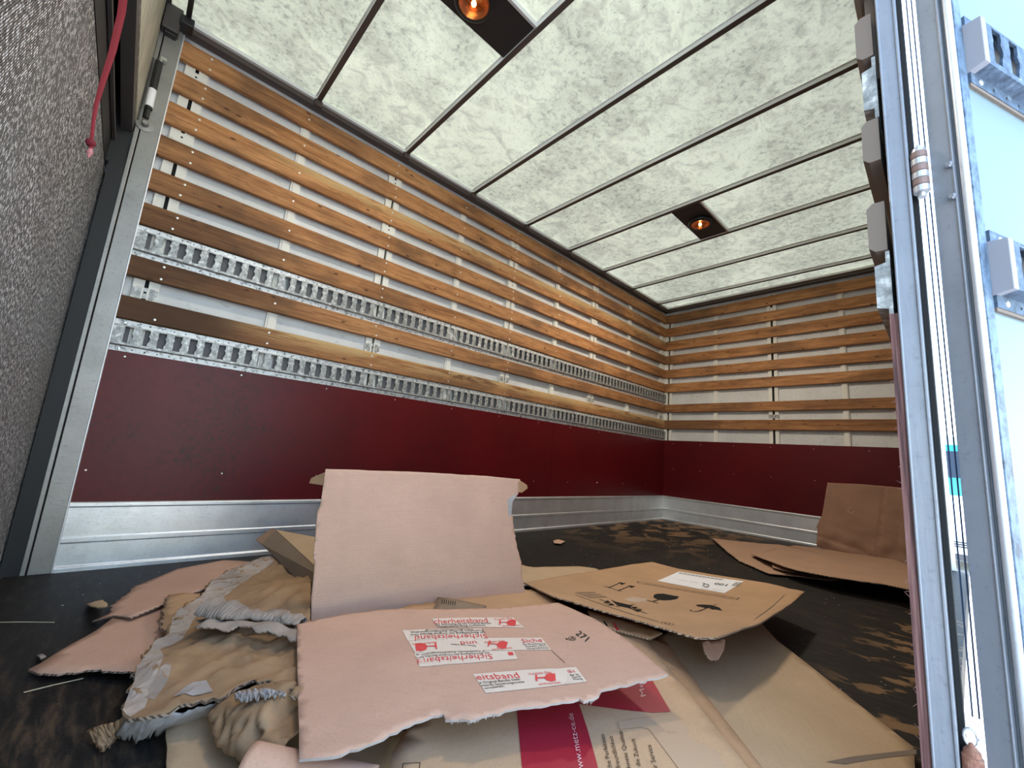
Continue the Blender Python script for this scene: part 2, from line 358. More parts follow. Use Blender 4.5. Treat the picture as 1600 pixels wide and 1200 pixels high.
# ------------------------------------------------------------------ flat print and sheets
_font_cache = {}
def text_shape(s):
    if s not in _font_cache:
        cu = bpy.data.curves.new('t', 'FONT'); cu.body = s; cu.size = 1; cu.resolution_u = 2; cu.align_x = 'LEFT'
        o = bpy.data.objects.new('t', cu); COL.objects.link(o)
        dg = bpy.context.evaluated_depsgraph_get(); me = o.evaluated_get(dg).to_mesh()
        vs_ = [(v.co.x, v.co.y) for v in me.vertices]; fs = [tuple(p.vertices) for p in me.polygons]
        o.evaluated_get(dg).to_mesh_clear(); bpy.data.objects.remove(o); bpy.data.curves.remove(cu)
        _font_cache[s] = (vs_, fs)
    return _font_cache[s]
class Sheet:
    """A board standing or lying in its own plane; outline given as seen, local x,y in the board, z its normal."""
    def __init__(s, name, label, cat, outline, plane, m, size=.03, jag=.0012, torn=(), disp=None, creases=(), thick=.004, group=None, bow=0.0, parent=None, edge=None, kind=None):
        p0, p1, p2 = [atz(*q) for q in plane] if not isinstance(plane[0], Vector) else plane
        ex = (p1-p0).normalized(); n = ex.cross(p2-p0).normalized()
        if n.dot(CAM-p0) < 0: n = -n
        ey = n.cross(ex)
        s.o, s.ex, s.ey, s.n, s.t = p0, ex, ey, n, thick
        pts = [s.loc(*q) for q in outline]
        if parent is None:
            s.mw = Matrix(((ex.x, ey.x, n.x, p0.x), (ex.y, ey.y, n.y, p0.y), (ex.z, ey.z, n.z, p0.z), (0,0,0,1)))
        fine = []; rnd = random.Random(len(name)*31 + int(outline[0][0]))
        for i, a in enumerate(pts):
            b = pts[(i+1) % len(pts)]; L = (b-a).length; big = i in torn or torn == 'all'
            k = max(1, int(L/(.010 if big else .03))); per = Vector((-(b-a).y, (b-a).x)).normalized()
            for j in range(k):
                q = a.lerp(b, j/k)
                if j: q = q + per*(rnd.uniform(-1, 1)*(jag*5 if big else jag))
                fine.append(q)
        s.fine = fine
        xs = [q.x for q in fine]; ys = [q.y for q in fine]
        pv = list(fine); x = min(xs)+size*.5
        while x < max(xs):
            y = min(ys)+size*.5
            while y < max(ys):
                q = Vector((x + rnd.uniform(-.25, .25)*size, y + rnd.uniform(-.25, .25)*size))
                if s.inside(q, fine) and min((q-e).length for e in fine) > size*.4: pv.append(q)
                y += size
            x += size
        k = len(fine); r = delaunay_2d_cdt(pv, [(i, (i+1) % k) for i in range(k)], [], 1, 1e-6)
        V, FC = r[0], r[2]
        cr = [(s.loc(*a), s.loc(*b), d, w_) for a, b, d, w_ in creases]
        cx = (min(xs)+max(xs))/2; cy = (min(ys)+max(ys))/2; hw = max(max(xs)-min(xs), max(ys)-min(ys))/2
        def h(q):
            z = noise.noise(Vector((q.x*3, q.y*3, s.o.x*7)))*.003
            if bow: z += bow*(((q.x-cx)**2 + (q.y-cy)**2)/hw**2)
            if disp: z += disp(q.x, q.y)
            for a, b, d, w_ in cr:
                ab = b-a; t = max(0, min(1, (q-a).dot(ab)/max(ab.length_squared, 1e-9))); z -= d*math.exp(-((q-(a+ab*t)).length/w_)**2)
            return z
        s.h = h
        mb = MB(); nv = len(V)
        s.bvh = BVHTree.FromPolygons([Vector((q.x, q.y, h(q)+thick/2)) for q in V], [tuple(f) for f in FC])
        top = [Vector((q.x, q.y, h(q)+thick/2)) for q in V]; bot = [Vector((q.x, q.y, h(q)-thick/2)) for q in V]
        mb.v = top+bot
        ec = {}
        for f in FC:
            mb.f.append(tuple(f)); mb.m.append(0); mb.f.append(tuple(nv+i for i in reversed(f))); mb.m.append(0)
            for i in range(len(f)):
                e = (f[i], f[(i+1) % len(f)]); kk = (min(e), max(e)); ec[kk] = None if kk in ec else e
        for e in ec.values():
            if e: mb.f.append((e[1], e[0], nv+e[0], nv+e[1])); mb.m.append(1)
        me = bpy.data.meshes.new(name); me.from_pydata(mb.v, [], mb.f); me.materials.append(m); me.materials.append(edge or C_EDGE)
        me.polygons.foreach_set('material_index', mb.m); me.polygons.foreach_set('use_smooth', [mm == 0 for mm in mb.m])
        s.ob = bpy.data.objects.new(name, me); COL.objects.link(s.ob)
        if parent is None: s.ob.matrix_world = s.mw; tag(s.ob, label, cat, group, kind)
        else: s.ob.parent = parent.ob; s.ob.matrix_local = parent.mw.inverted() @ Matrix(((ex.x, ey.x, n.x, p0.x), (ex.y, ey.y, n.y, p0.y), (ex.z, ey.z, n.z, p0.z), (0,0,0,1)));
        if parent is not None and label: s.ob['label'] = label
        s.prints = {}
    @staticmethod
    def inside(q, poly):
        c = False; j = len(poly)-1
        for i in range(len(poly)):
            a, b = poly[i], poly[j]
            if (a.y > q.y) != (b.y > q.y) and q.x < (b.x-a.x)*(q.y-a.y)/(b.y-a.y)+a.x: c = not c
            j = i
        return c
    def loc(s, px, py):
        p = on(px, py, s.n, s.n.dot(s.o)) - s.o; return Vector((p.dot(s.ex), p.dot(s.ey)))
    def _add(s, key, vs_, fs, lift):
        mb = s.prints.setdefault(key, MB()); n = len(mb.v)
        def top(q):
            hit = s.bvh.ray_cast(Vector((q[0], q[1], 1.0)), Vector((0, 0, -1)))[0]
            return hit.z if hit else s.h(Vector((q[0], q[1]))) + s.t/2
        mb.v += [Vector((q[0], q[1], top(q) + lift)) for q in vs_]
        for f in fs: mb.f.append(tuple(n+i for i in f)); mb.m.append(0)
    def poly(s, key, px, lift=.0008, grid=.012):
        pts = [s.loc(*q) for q in px]; fine = []
        for i, a in enumerate(pts):
            b = pts[(i+1) % len(pts)]; k = max(1, int((b-a).length/grid)); fine += [a.lerp(b, j/k) for j in range(k)]
        xs = [q.x for q in fine]; ys = [q.y for q in fine]; pv = list(fine); x = min(xs)+grid/2
        while x < max(xs):
            y = min(ys)+grid/2
            while y < max(ys):
                q = Vector((x, y))
                if s.inside(q, fine) and min((q-e).length for e in fine) > grid*.35: pv.append(q)
                y += grid
            x += grid
        k = len(fine); r = delaunay_2d_cdt(pv, [(i, (i+1) % k) for i in range(k)], [], 1, 1e-7)
        s._add(key, [(q.x, q.y) for q in r[0]], [tuple(f) for f in r[2]], lift)
    def line(s, key, a, b, wd, lift=.0014):
        A, B = s.loc(*a), s.loc(*b); k = max(1, int((B-A).length/.03)); p = Vector((-(B-A).y, (B-A).x)).normalized()*wd/2
        vs_ = []; fs = []
        for i in range(k+1):
            q = A.lerp(B, i/k); vs_ += [tuple(q-p), tuple(q+p)]
            if i: fs.append((2*i-2, 2*i, 2*i+1, 2*i-1))
        s._add(key, vs_, fs, lift)
    def path(s, key, pts, wd, lift=.0014):
        for a, b in zip(pts, pts[1:]): s.line(key, a, b, wd, lift)
    def text(s, key, st, a, b, hpx, lift=.0016):
        """Baseline from pixel a to pixel b, top of capitals through pixel hpx (above a)."""
        A, B, T = s.loc(*a), s.loc(*b), s.loc(*hpx)
        v, f = text_shape(st); x0 = min(q[0] for q in v); x1 = max(q[0] for q in v)
        ux = (B-A)/(x1-x0); uy = (T-A)/.72
        s._add(key, [tuple(A + ux*(q[0]-x0) + uy*q[1]) for q in v], f, lift)
    def finish(s, mats):
        for key, mb in s.prints.items():
            name, m = mats[key]; me = bpy.data.meshes.new(name); me.from_pydata(mb.v, [], mb.f); me.materials.append(m)
            o = bpy.data.objects.new(name, me); COL.objects.link(o); o.parent = s.ob
            if len(mb.f) > 1: o['kind'] = 'stuff'

# ------------------------------------------------------------------ the box: dimensions
YN = -4.636            # where the slats begin, by the loading opening
YR = -4.712            # rear face of the portal post
YJ = -3.57             # front jamb of the side door opening
SL = [(2.244,2.342),(2.082,2.183),(1.914,2.020),(1.749,1.848),(1.582,1.681),(1.417,1.516),(1.183,1.274),(0.997,1.095)]
ETR = [(1.276,1.414),(0.862,.995)]
RB, RT = .257, .862
BARS = [-4.05, -3.503, -2.96, -2.41, -1.87, -1.335, -.80, -.25]
def xr(y): return 2.19 + (2.285-2.19)*(-y)/(-YJ)          # inner face of the side wall with the door

# floor
mb = MB(); mb.box(-.05, 2.30, -4.755, .06, -.09, 0.0)
floor = tag(mb.build('floor', FLOOR), 'black worn wooden load floor with bare brown patches', kind='structure')
# yard outside
mb = MB(); mb.box(-60, 60, -40, 120, -1.3, -1.0)
ground = mb.build('ground', mat('pale_yard_concrete', (.62,.60,.56), .9, build=lambda n, l, b: l.new(ramp(n, l, nz(n, l, wcoord(n, l), 1.3, 5), [(.3, (.56,.54,.50)), (.7, (.68,.66,.62))]), b.inputs['Base Color'])))
tag(ground, 'pale concrete yard outside the lorry', kind='structure')

# walls: grey sheet + children
mb = MB(); mb.box(-.045, -.025, YN, .045, .0, 2.44)
wall_left = tag(mb.build('wall_left', GREY_SHEET), 'grey sheet side wall lined with slats, rails and red plywood', kind='structure')
mb = MB(); mb.box(-.045, 2.24, .025, .045, .0, 2.44)
wall_back = tag(mb.build('wall_back', GREY_SHEET), 'grey sheet end wall with wooden slats and red plywood', kind='structure')
mb = MB(); mb.hexa([(xr(0)+.012,.02,0),(xr(0)+.022,.02,0),(xr(YJ)+.028,YJ+.03,0),(xr(YJ)+.014,YJ+.03,0),(xr(0)+.012,.02,2.44),(xr(0)+.022,.02,2.44),(xr(YJ)+.028,YJ+.03,2.44),(xr(YJ)+.014,YJ+.03,2.44)])
wall_right = tag(mb.build('wall_right', GREY_SHEET), 'side wall beside the door opening, seen end-on', kind='structure')

def slat_profile(h, t=.022, r=.004):
    return [(0, -h/2), (t-r, -h/2), (t, -h/2+r), (t, h/2-r), (t-r, h/2), (0, h/2)]
# left slats
def left_slat(i, zc, h, m):
    s = MB(); pr = slat_profile(h)
    K = 46; rr = []
    for k in range(K+1):
        y = YN + .002 + (0.0-.024-YN)*k/K
        rr.append([(-.003+p[0] + noise.noise(Vector((y*1.3, i*3.1, 0)))*.0015, y, zc + p[1] + noise.noise(Vector((y*.9, i*5.3, 2)))*.0025) for p in pr])
    s.rings(rr)
    o = s.build('slat', m, wall_left, loc=(0, 0, zc))
    sc = MB()
    for yp in POSTS_L:
        for dz in ((-.028, .028) if (yp in DOUBLE or i == 7) else (.0,)):
            if i in (7,) and dz > 0 and yp < -4.4: continue
            sc.lathe((.0185, yp + random.uniform(-.006, .006) + (.045 if yp < -4.4 else 0), zc+dz), (1,0,0), [(.0055,0),(.005,.0015),(.002,.0022)], 8)
    sc.build('screw_head', STEEL, o, kind='stuff')
POSTS_L = [-4.565, -4.076, -3.533, -2.991, -2.476, -1.932, -1.39, -.76, -.06]
DOUBLE = [-4.565, -3.533, -2.476, -1.39, -.06]
for i, (a, b) in enumerate(SL):
    left_slat(i, (a+b)/2, b-a, WOOD_RAW if i in (7, 2) else WOOD)
# upright posts on the left wall
def post_left(y, dbl):
    s = MB()
    if dbl:
        for sy in (-1, 1):
            s.box(-.025, -.004, y+sy*.028-.016, y+sy*.028+.016, RT, 2.36)
            s.box(-.0245, -.001, y+sy*.010-.003, y+sy*.010+.003, RT, 2.36)
        s.box(-.0249, -.020, y-.013, y+.013, RT, 2.36, 1)
    else:
        s.box(-.025, -.004, y-.015, y+.015, RT, 2.36)
        s.box(-.025, -.010, y-.024, y+.024, RT, 2.36)
    o = s.build('post', [WHITE_POST, HOLE], wall_left)
    if dbl:
        for zb in (2.205, 1.885, 1.13):
            br = MB(); br.box(-.005, -.0015, y-.042, y+.042, zb-.020, zb+.016); br.box(-.005, -.0016, y-.030, y+.030, zb-.027, zb+.021)
            for dy in (-.0,): br.lathe((-.0016, y+dy, zb), (1,0,0), [(.005,0),(.004,.001)], 8, 1)
            br.build('bracket_plate', [WHITE_POST if zb > 1.5 else GALV, HOLE], o)
for y in POSTS_L: post_left(y, y in DOUBLE)
# lashing rails with key-hole slots
def rail(z0, z1, ya, yb, parent, fx, name='lashing_rail'):
    """fx(d, y, z) -> world, d = distance out from the wall face"""
    H = z1-z0; s = MB(); fl = .022
    pitch = .0545; n = int((yb-ya-.04)/pitch)
    zb, zt = z0+fl+.004, z1-fl-.004
    lv = [zb, z0+H*.265, z0+H*.36, z0+H*.44, z0+H*.52, z0+H*.60, z0+H*.66, z0+H*.775, zt]
    # slot half-widths at the inner levels, asymmetric like a key hole
    L_ = [None, .0125, .0125, .0125, .0135, .0110, .0125, .0125, None]; R_ = [None, .0115, .0115, .0165, .0180, .0115, .0150, .0150, None]
    d = .022
    y_end0 = ya; first = ya+.02
    def col(y0, y1):
        for a, b in zip(lv, lv[1:]): s.quad(fx(d,y0,a), fx(d,y1,a), fx(d,y1,b), fx(d,y0,b), 0)
    col(ya, first)
    for c in range(n):
        y0 = first+c*pitch; y1 = y0+pitch; m = (y0+y1)/2
        for k in range(len(lv)-1):
            a, b = lv[k], lv[k+1]
            if k == 0 or k == len(lv)-2:
                s.quad(fx(d,y0,a), fx(d,y1,a), fx(d,y1,b), fx(d,y0,b), 0); continue
            la, lb, ra, rb = m-L_[k], m-L_[k+1], m+R_[k], m+R_[k+1]
            s.quad(fx(d,y0,a), fx(d,la,a), fx(d,lb,b), fx(d,y0,b)); s.quad(fx(d,ra,a), fx(d,y1,a), fx(d,y1,b), fx(d,rb,b))
            s.quad(fx(d,la,a), fx(d-.004,la,a), fx(d-.004,lb,b), fx(d,lb,b)); s.quad(fx(d,ra,a), fx(d,rb,b), fx(d-.004,rb,b), fx(d-.004,ra,a))
        zlo, zhi = lv[1], lv[-2]
        s.quad(fx(d,m-L_[1],zlo), fx(d,m+R_[1],zlo), fx(d-.004,m+R_[1],zlo), fx(d-.004,m-L_[1],zlo)); s.quad(fx(d,m-L_[-2],zhi), fx(d,m+R_[-2],zhi), fx(d-.004,m+R_[-2],zhi), fx(d-.004,m-L_[-2],zhi))
    col(first+n*pitch, yb)
    # dark sheet added behind the slots for their depth shade, left open at uprights
    yy = ya; step = .05
    while yy < yb-1e-4:
        y2 = min(yy+step, yb)
        if parent is not wall_left or all(abs((yy+y2)/2-p_) > .035 for p_ in POSTS_L): s.quad(fx(.003,yy,z0+fl), fx(.003,y2,z0+fl), fx(.003,y2,z1-fl), fx(.003,yy,z1-fl), 1)
        yy = y2
    # returns and flanges
    for za, zc, ze in ((zb, z0+fl, z0), (zt, z1-fl, z1)):
        s.quad(fx(d,ya,za), fx(d,yb,za), fx(.004,yb,zc), fx(.004,ya,zc))
    o = s.build(name, [GALV, SLOT_SHADE], parent, fix=False)
    f2 = MB()
    for za, zc in ((z0, z0+fl), (z1-fl, z1)):
        P = [fx(0,ya,za), fx(0,yb,za), fx(0,yb,zc), fx(0,ya,zc), fx(.005,ya,za), fx(.005,yb,za), fx(.005,yb,zc), fx(.005,ya,zc)]
        f2.hexa(P)
    fo = f2.build('flange', FLANGE, o)
    dots = MB(); y = ya+.03; ax = Vector(fx(1,0,0))-Vector(fx(0,0,0)); k = 0
    while y < yb-.02 and y < ya+3.0:
        for zz in (z0+fl*.5, z1-fl*.5):
            dots.lathe(fx(.0051, y, zz), ax, [(.0028, 0), (.0026, .0003)], 6, 0 if k % 7 else 1)
            if k % 7 == 0: dots.lathe(fx(.0052, y, zz), ax, [(.006, 0), (.005, .001), (.002, .0015)], 8, 1)
        y += pitch*.75; k += 1
    dots.build('rivet', [HOLE, STEEL], fo, kind='stuff')
    return o
for a, b in ETR: rail(a, b, YN+.002, -.005, wall_left, lambda d, y, z: (d, y, z))
# red plywood
mb = MB(); mb.box(-.005, .008, YN+.001, -1.9, RB, RT); mb.build('plywood_panel', RED_PLY, wall_left, bevel=.001)
mb = MB(); mb.box(-.005, .008, -1.898, -.008, RB, RT); mb.build('plywood_panel', RED_PLY, wall_left, bevel=.001)
mb = MB()
for y in [YN+.04+.42*k for k in range(11)]:
    for z in (RB+.12, RT-.02): mb.lathe((.008, y + random.uniform(-.02,.02), z), (1,0,0), [(.004,0),(.003,.001)], 6)
mb.build('panel_screw', STEEL, wall_left, kind='stuff')
mb = MB(); mb.box(.0, xr(-.02)+.01, -.008, .005, RB, RT+.006); mb.build('plywood_panel', RED_PLY, wall_back, bevel=.001)
mb = MB()
for x in (.12,.42,.75,1.08,1.42,1.8,2.05):
    for z in (RB+.3, RT-.03): mb.lathe((x, -.008, z), (0,-1,0), [(.004,0),(.003,.001)], 6)
mb.build('panel_screw', STEEL, wall_back, kind='stuff')
# end wall slats and posts
for i, (a, b) in enumerate(SL):
    s = MB(); pr = slat_profile(b-a); zc = (a+b)/2; rr = []
    for k in range(25):
        x = .001 + (2.2)*k/24
        rr.append([(x, .003-p[0], zc+p[1] + noise.noise(Vector((x*1.1, i*4.3, 9)))*.0025) for p in pr])
    s.rings(rr); s.build('slat', WOOD_X, wall_back, loc=(0, 0, zc))
for x, dbl in ((.045, True), (.57, False), (1.11, True), (1.66, False), (2.16, True)):
    s = MB()
    if dbl:
        for sx in (-1, 1): s.box(x+sx*.026-.016, x+sx*.026+.016, .004, .025, RT, 2.36)
        s.box(x-.012, x+.012, .020, .0249, RT, 2.36, 1)
    else:
        s.box(x-.015, x+.015, .004, .025, RT, 2.36); s.box(x-.022, x+.022, .010, .025, RT, 2.36)
    o = s.build('post', [WHITE_POST, HOLE], wall_back)
    if dbl and x > .1:
        for zb in (2.205, 1.13):
            br = MB(); br.box(x-.042, x+.042, .0015, .005, zb-.020, zb+.016)
            for dx in (-.015, .015): br.lathe((x+dx, .0015, zb), (0,-1,0), [(.005,0),(.004,.001)], 8, 1)
            br.build('bracket_plate', [WHITE_POST if zb > 1.5 else GALV, HOLE], o)
mb = MB(); mb.box(-.024, .0, -.03, .025, RT, 2.3); mb.box(.0, .03, -.004, .025, RT, 2.3); mb.build('corner_post', WHITE_POST, wall_back)
# right wall lining (end faces at the door opening)
def fxr(d, y, z): return (xr(y)-d, y, z)
for i, (a, b) in enumerate(SL):
    s = MB(); pr = slat_profile(b-a, .026, .009); zc = (a+b)/2
    s.rings([[(xr(y)+.012-.02-p[0]+.012, y, zc+p[1]) for p in pr] for y in (YJ+.002, -2.6, -1.5, -.03)])
    s.build('slat', WOOD_GREY, wall_right, loc=(0,0,zc))
for a, b in ETR:
    s = MB(); P = []
    prof = [(.0,a),(.006,a),(.006,a+.022),(.022,a+.026),(.022,b-.026),(.006,b-.022),(.006,b),(.0,b)]
    s.rings([[(xr(y)-p[0]+.006, y, p[1]) for p in prof] for y in (YJ+.004, -.02)])
    s.build('lashing_rail', GALV, wall_right)
s = MB(); s.hexa([(xr(YJ)-.0,YJ,.0),(xr(YJ)+.013,YJ,.0),(xr(0)+.011,.0,.0),(xr(0)-.002,.0,.0),(xr(YJ)-.0,YJ,.872),(xr(YJ)+.013,YJ,.872),(xr(0)+.011,.0,.872),(xr(0)-.002,.0,.872)])
s.build('plywood_panel', [PLY_EDGE], wall_right)
s = MB()
for k in range(30):
    z = random.uniform(.02, .86); s.tube([(xr(YJ)+.001, YJ-.0005, z), (xr(YJ)-random.uniform(.002,.006), YJ-random.uniform(.001,.004), z+random.uniform(-.008,.008))], [.0007,.0002], 4)
s.build('splinter', PLY_EDGE, wall_right, kind='stuff')

# baseboards: extruded aluminium kick strips
BP = [(-.005,0),(.026,0),(.026,.016),(.016,.022),(.016,.103),(.020,.107),(.020,.124),(.016,.128),(.016,.236),(.021,.240),(.021,.252),(.016,.2565),(-.005,.2565)]
mb = MB(); mb.prism(BP, lambda p, t: (p[0], t, p[1]), YN+.001, -.0)
tag(mb.build('baseboard_left', ALU, bevel=.001), 'ribbed aluminium kick strip along the long wall', kind='structure')
mb = MB(); mb.prism(BP, lambda p, t: (t, -p[0], p[1]), 0.0, xr(0)+.005)
tag(mb.build('baseboard_back', ALU, bevel=.001), 'ribbed aluminium kick strip along the end wall', kind='structure')

# ------------------------------------------------------------------ ceiling
ceiling = tag(empty('ceiling'), 'translucent mottled roof panels between brown cross bars', kind='structure')
ORG[ceiling.name] = Vector((0,0,0))
ZC = 2.437; YS = [-4.70] + BARS + [.02]
def ceil_panel(x0, x1, y0, y1):
    s = MB(); nx = 6; ny = 2
    def xe(j): return min(x1, xr(y0+(y1-y0)*j/ny)+.008) if x1 == XW else x1
    s.v = [Vector((x0+(xe(j)-x0)*i/nx, y0+(y1-y0)*j/ny, ZC + noise.noise(Vector((i*.9+x0*3, j*1.1+y0*2, 0)))*.0012)) for j in range(ny+1) for i in range(nx+1)]
    for j in range(ny):
        for i in range(nx):
            a = j*(nx+1)+i; s.f.append((a+nx+1, a+nx+2, a+1, a)); s.m.append(0)
    s.build('ceiling_panel', ROOF, ceiling, smooth=True, fix=False)
LAMPS = {0: None, 1: (-3.776, ), 5: (-1.60, )}
XW = 2.30
for k in range(len(YS)-1):
    y0, y1 = YS[k], YS[k+1]
    if k in (1, 5):
        ceil_panel(-.02, .985, y0, y1); ceil_panel(1.20, XW, y0, y1)
        s = MB(); s.box(.985, 1.20, y0+.012, y1-.012, ZC-.018, ZC-.006); s.build('lamp_plate', DARK_PLATE, ceiling, bevel=.002)
        s = MB(); s.box(1.196, 1.208, y0+.014, y1-.014, ZC-.026, ZC-.001); s.build('lamp_plate_trim', ALU_LIGHT, ceiling)
    else: ceil_panel(-.02, XW, y0, y1)
for y in BARS:
    XB = xr(y)+.006
    s = MB(); s.box(.03, XB, y-.012, y+.012, ZC-.026, ZC-.001, 1); s.box(.03, XB, y-.0125, y+.0125, ZC-.0285, ZC-.026, 0)  # roof glow painted into the bar colours: pale flanks, dark underside
    s.box(.03, XB, y-.019, y-.012, ZC-.005, ZC-.0015, 1)
    s.build('cross_bar', [BROWN_BAR, GREY_BAR], ceiling)
# edge trims
def edge_trim(name, p, label):
    s = MB(); p(s); return tag(s.build(name, [BROWN_BAR, GREY_BAR, ALU_LIGHT], None), label, kind='structure')
def t1(s):
    s.box(-.02, .028, -4.70, .0, ZC-.052, ZC-.026, 0); s.box(-.02, .046, -4.70, .0, ZC-.026, ZC-.006, 1); s.box(-.025, -.019, YN, 0, 2.30, ZC, 2)
    for y in BARS: s.box(.02, .052, y-.020, y+.020, ZC-.058, ZC-.024, 0)
edge_trim('trim_1', t1, 'brown and grey angle trim where the long wall meets the roof')
def t2(s):
    s.box(-.02, 2.20, -.030, .02, ZC-.052, ZC-.026, 0); s.box(-.02, 2.20, -.050, .02, ZC-.026, ZC-.006, 1)
edge_trim('trim_2', t2, 'brown and grey angle trim where the end wall meets the roof')
def t3(s):
    s.hexa([(xr(YJ)-.03,-4.7,ZC-.05),(2.325,-4.7,ZC-.05),(2.205,.02,ZC-.05),(xr(0)-.03,.02,ZC-.05),(xr(YJ)-.03,-4.7,ZC+.03),(2.325,-4.7,ZC+.03),(2.205,.02,ZC+.03),(xr(0)-.03,.02,ZC+.03)])
edge_trim('trim_3', t3, 'roof rail over the side door opening')

# ceiling lights
AMBER = bpy.data.materials.new('amber_lamp_glass'); AMBER.use_nodes = True
_n = AMBER.node_tree.nodes; _l = AMBER.node_tree.links; _n.clear(); _o = _n.new('ShaderNodeOutputMaterial'); _m = _n.new('ShaderNodeMixShader'); _t = _n.new('ShaderNodeBsdfTransparent'); _g = _n.new('ShaderNodeBsdfGlossy')
_t.inputs[0].default_value = (.95,.62,.36,1); _g.inputs[0].default_value = (.9,.75,.6,1); _g.inputs['Roughness'].default_value = .12; _m.inputs[0].default_value = .14
_l.new(_t.outputs[0], _m.inputs[1]); _l.new(_g.outputs[0], _m.inputs[2]); _l.new(_m.outputs[0], _o.inputs[0])
REFL = mat('copper_reflector', (.80,.45,.25), .22, 1.0)
BULB = bpy.data.materials.new('warm_bulb'); BULB.use_nodes = True
b_ = BULB.node_tree.nodes['Principled BSDF']; b_.inputs['Emission Color'].default_value = (1,.72,.40,1); b_.inputs['Emission Strength'].default_value = 14
def ceiling_light(loc, label):
    e = root('ceiling_light', loc, label, 'lamp', 'round amber lamps in the roof'); c = Vector(loc)
    s = MB(); s.lathe(c, (0,0,-1), [(.066,0),(.086,0),(.086,.010),(.080,.022),(.067,.026),(.063,.022),(.063,.0)], 40, cap=False); s.build('bezel', BLACK, e, smooth=True)
    s = MB(); s.lathe(c+Vector((0,0,-.022)), (0,0,1), [(.063,0),(.054,.010),(.038,.017),(.014,.0205),(.001,.021)], 36, cap=False); s.build('reflector', REFL, e, smooth=True, fix=False)
    s = MB(); s.lathe(c+Vector((0,0,-.022)), (0,0,-1), [(.063,0),(.060,.005),(.048,.013),(.030,.019),(.012,.022),(.001,.0225)], 36, cap=False); s.build('lens', AMBER, e, smooth=True, fix=False)
    s = MB(); s.lathe(c+Vector((0,0,-.020)), (0,0,-1), [(.002,-.014),(.007,-.010),(.011,0),(.008,.009),(.001,.013)], 12); s.build('bulb', BULB, e, smooth=True)
    return e
def lamp_fill(loc, pw):
    ld = bpy.data.lights.new('lamp_fill', 'AREA'); ld.shape = 'DISK'; ld.size = .20; ld.energy = pw; ld.color = (1.0, .86, .70)
    o = bpy.data.objects.new('lamp_fill', ld); COL.objects.link(o); o.location = loc; ld.spread = math.radians(175); return o
lamp_fill((1.092, -1.60, ZC-.066), FILL_W); lamp_fill((1.092, -3.772, ZC-.066), FILL_W*.42)  # added fill discs, wider than the lenses; the near lamp only reflects
l1 = ceiling_light((1.092, -1.60, ZC-.018), 'round amber ceiling lamp on the dark plate in the middle of the far roof')
l2 = copy_tree(l1); l2.location = (1.092, -3.772, ZC-.018)
l2['label'] = 'round amber ceiling lamp overhead, cut by the top edge of the photo'

# ------------------------------------------------------------------ loading end on the left
mb = MB(); mb.box(-.06, .024, YR+.012, YN, -.0, ZC-.02); mb.box(-.06, .022, YR-.006, YR+.008, -.0, ZC-.02, 0); mb.box(-.06, .012, YR+.008, YR+.012, 0, ZC-.02, 1)
mb.box(.0, .026, YN-.004, YN+.002, .0, 2.36, 2)
post = tag(mb.build('trim_4', [ALU_POST, HOLE, ALU_LIGHT], bevel=.002), 'wide dull aluminium corner post at the loading end', kind='structure')
mb = MB(); mb.box(-.45, .018, -4.7675, YR-.006, -.02, 1.64); mb.box(-.45, .012, -4.80, YR-.006, 1.64, 1.80); mb.box(-.45, .012, -4.80, -4.753, 1.80, 2.45); mb.build('rubber_seal', RUBBER, post)  # seal extended outward and upward to keep light from leaking in
# block under the roof at the post
mb = MB(); mb.box(.005, .07, -4.715, -4.655, 2.315, 2.44); mb.box(.015, .055, -4.705, -4.66, 2.305, 2.316, 1)
mb.box(.03, .10, -4.66, -4.61, 2.36, 2.40, 1); mb.box(.03, .3, -4.645, -4.625, 2.395, 2.42, 1)
tag(mb.build('roof_bracket', [BROWN_RAIL, BLACK], bevel=.004), 'dark greenish-brown corner block above the aluminium post', 'bracket')
# rear lid (upper flap) with frame
lid = tag(empty('door_2', (1.1, -4.735, 2.42)), 'cream upper flap of the loading end, hanging down', kind='structure'); ORG[lid.name] = Vector((1.1, -4.735, 2.42))
mb = MB(); mb.box(-.25, 2.3, -4.752, -4.7185, 1.845, 2.43); mb.build('panel', CREAM, lid)
mb = MB(); mb.box(-.25, 2.3, -4.760, -4.722, 1.80, 1.842); mb.box(-.25, 2.3, -4.7255, -4.7225, 1.842, 1.850, 1); mb.build('bottom_rail', [BROWN_RAIL, CREAM], lid, bevel=.002)
mb = MB(); mb.box(-.45, 2.3, -4.86, -4.79, 1.55, 2.50); mb.box(-.03, 2.3, -4.80, -4.778, 1.63, 1.80); mb.box(-.03, 2.3, -4.775, -4.765, 1.735, 1.75, 1); mb.build('skirt_light_block', [RUBBER, BROWN_RAIL], lid)  # tall rear block added behind the flap to stop light leaks
mb = MB(); mb.box(-.06, 2.33, -4.78, -4.70, 2.43, 2.50); mb.build('hinge_rail', BROWN_RAIL, lid)
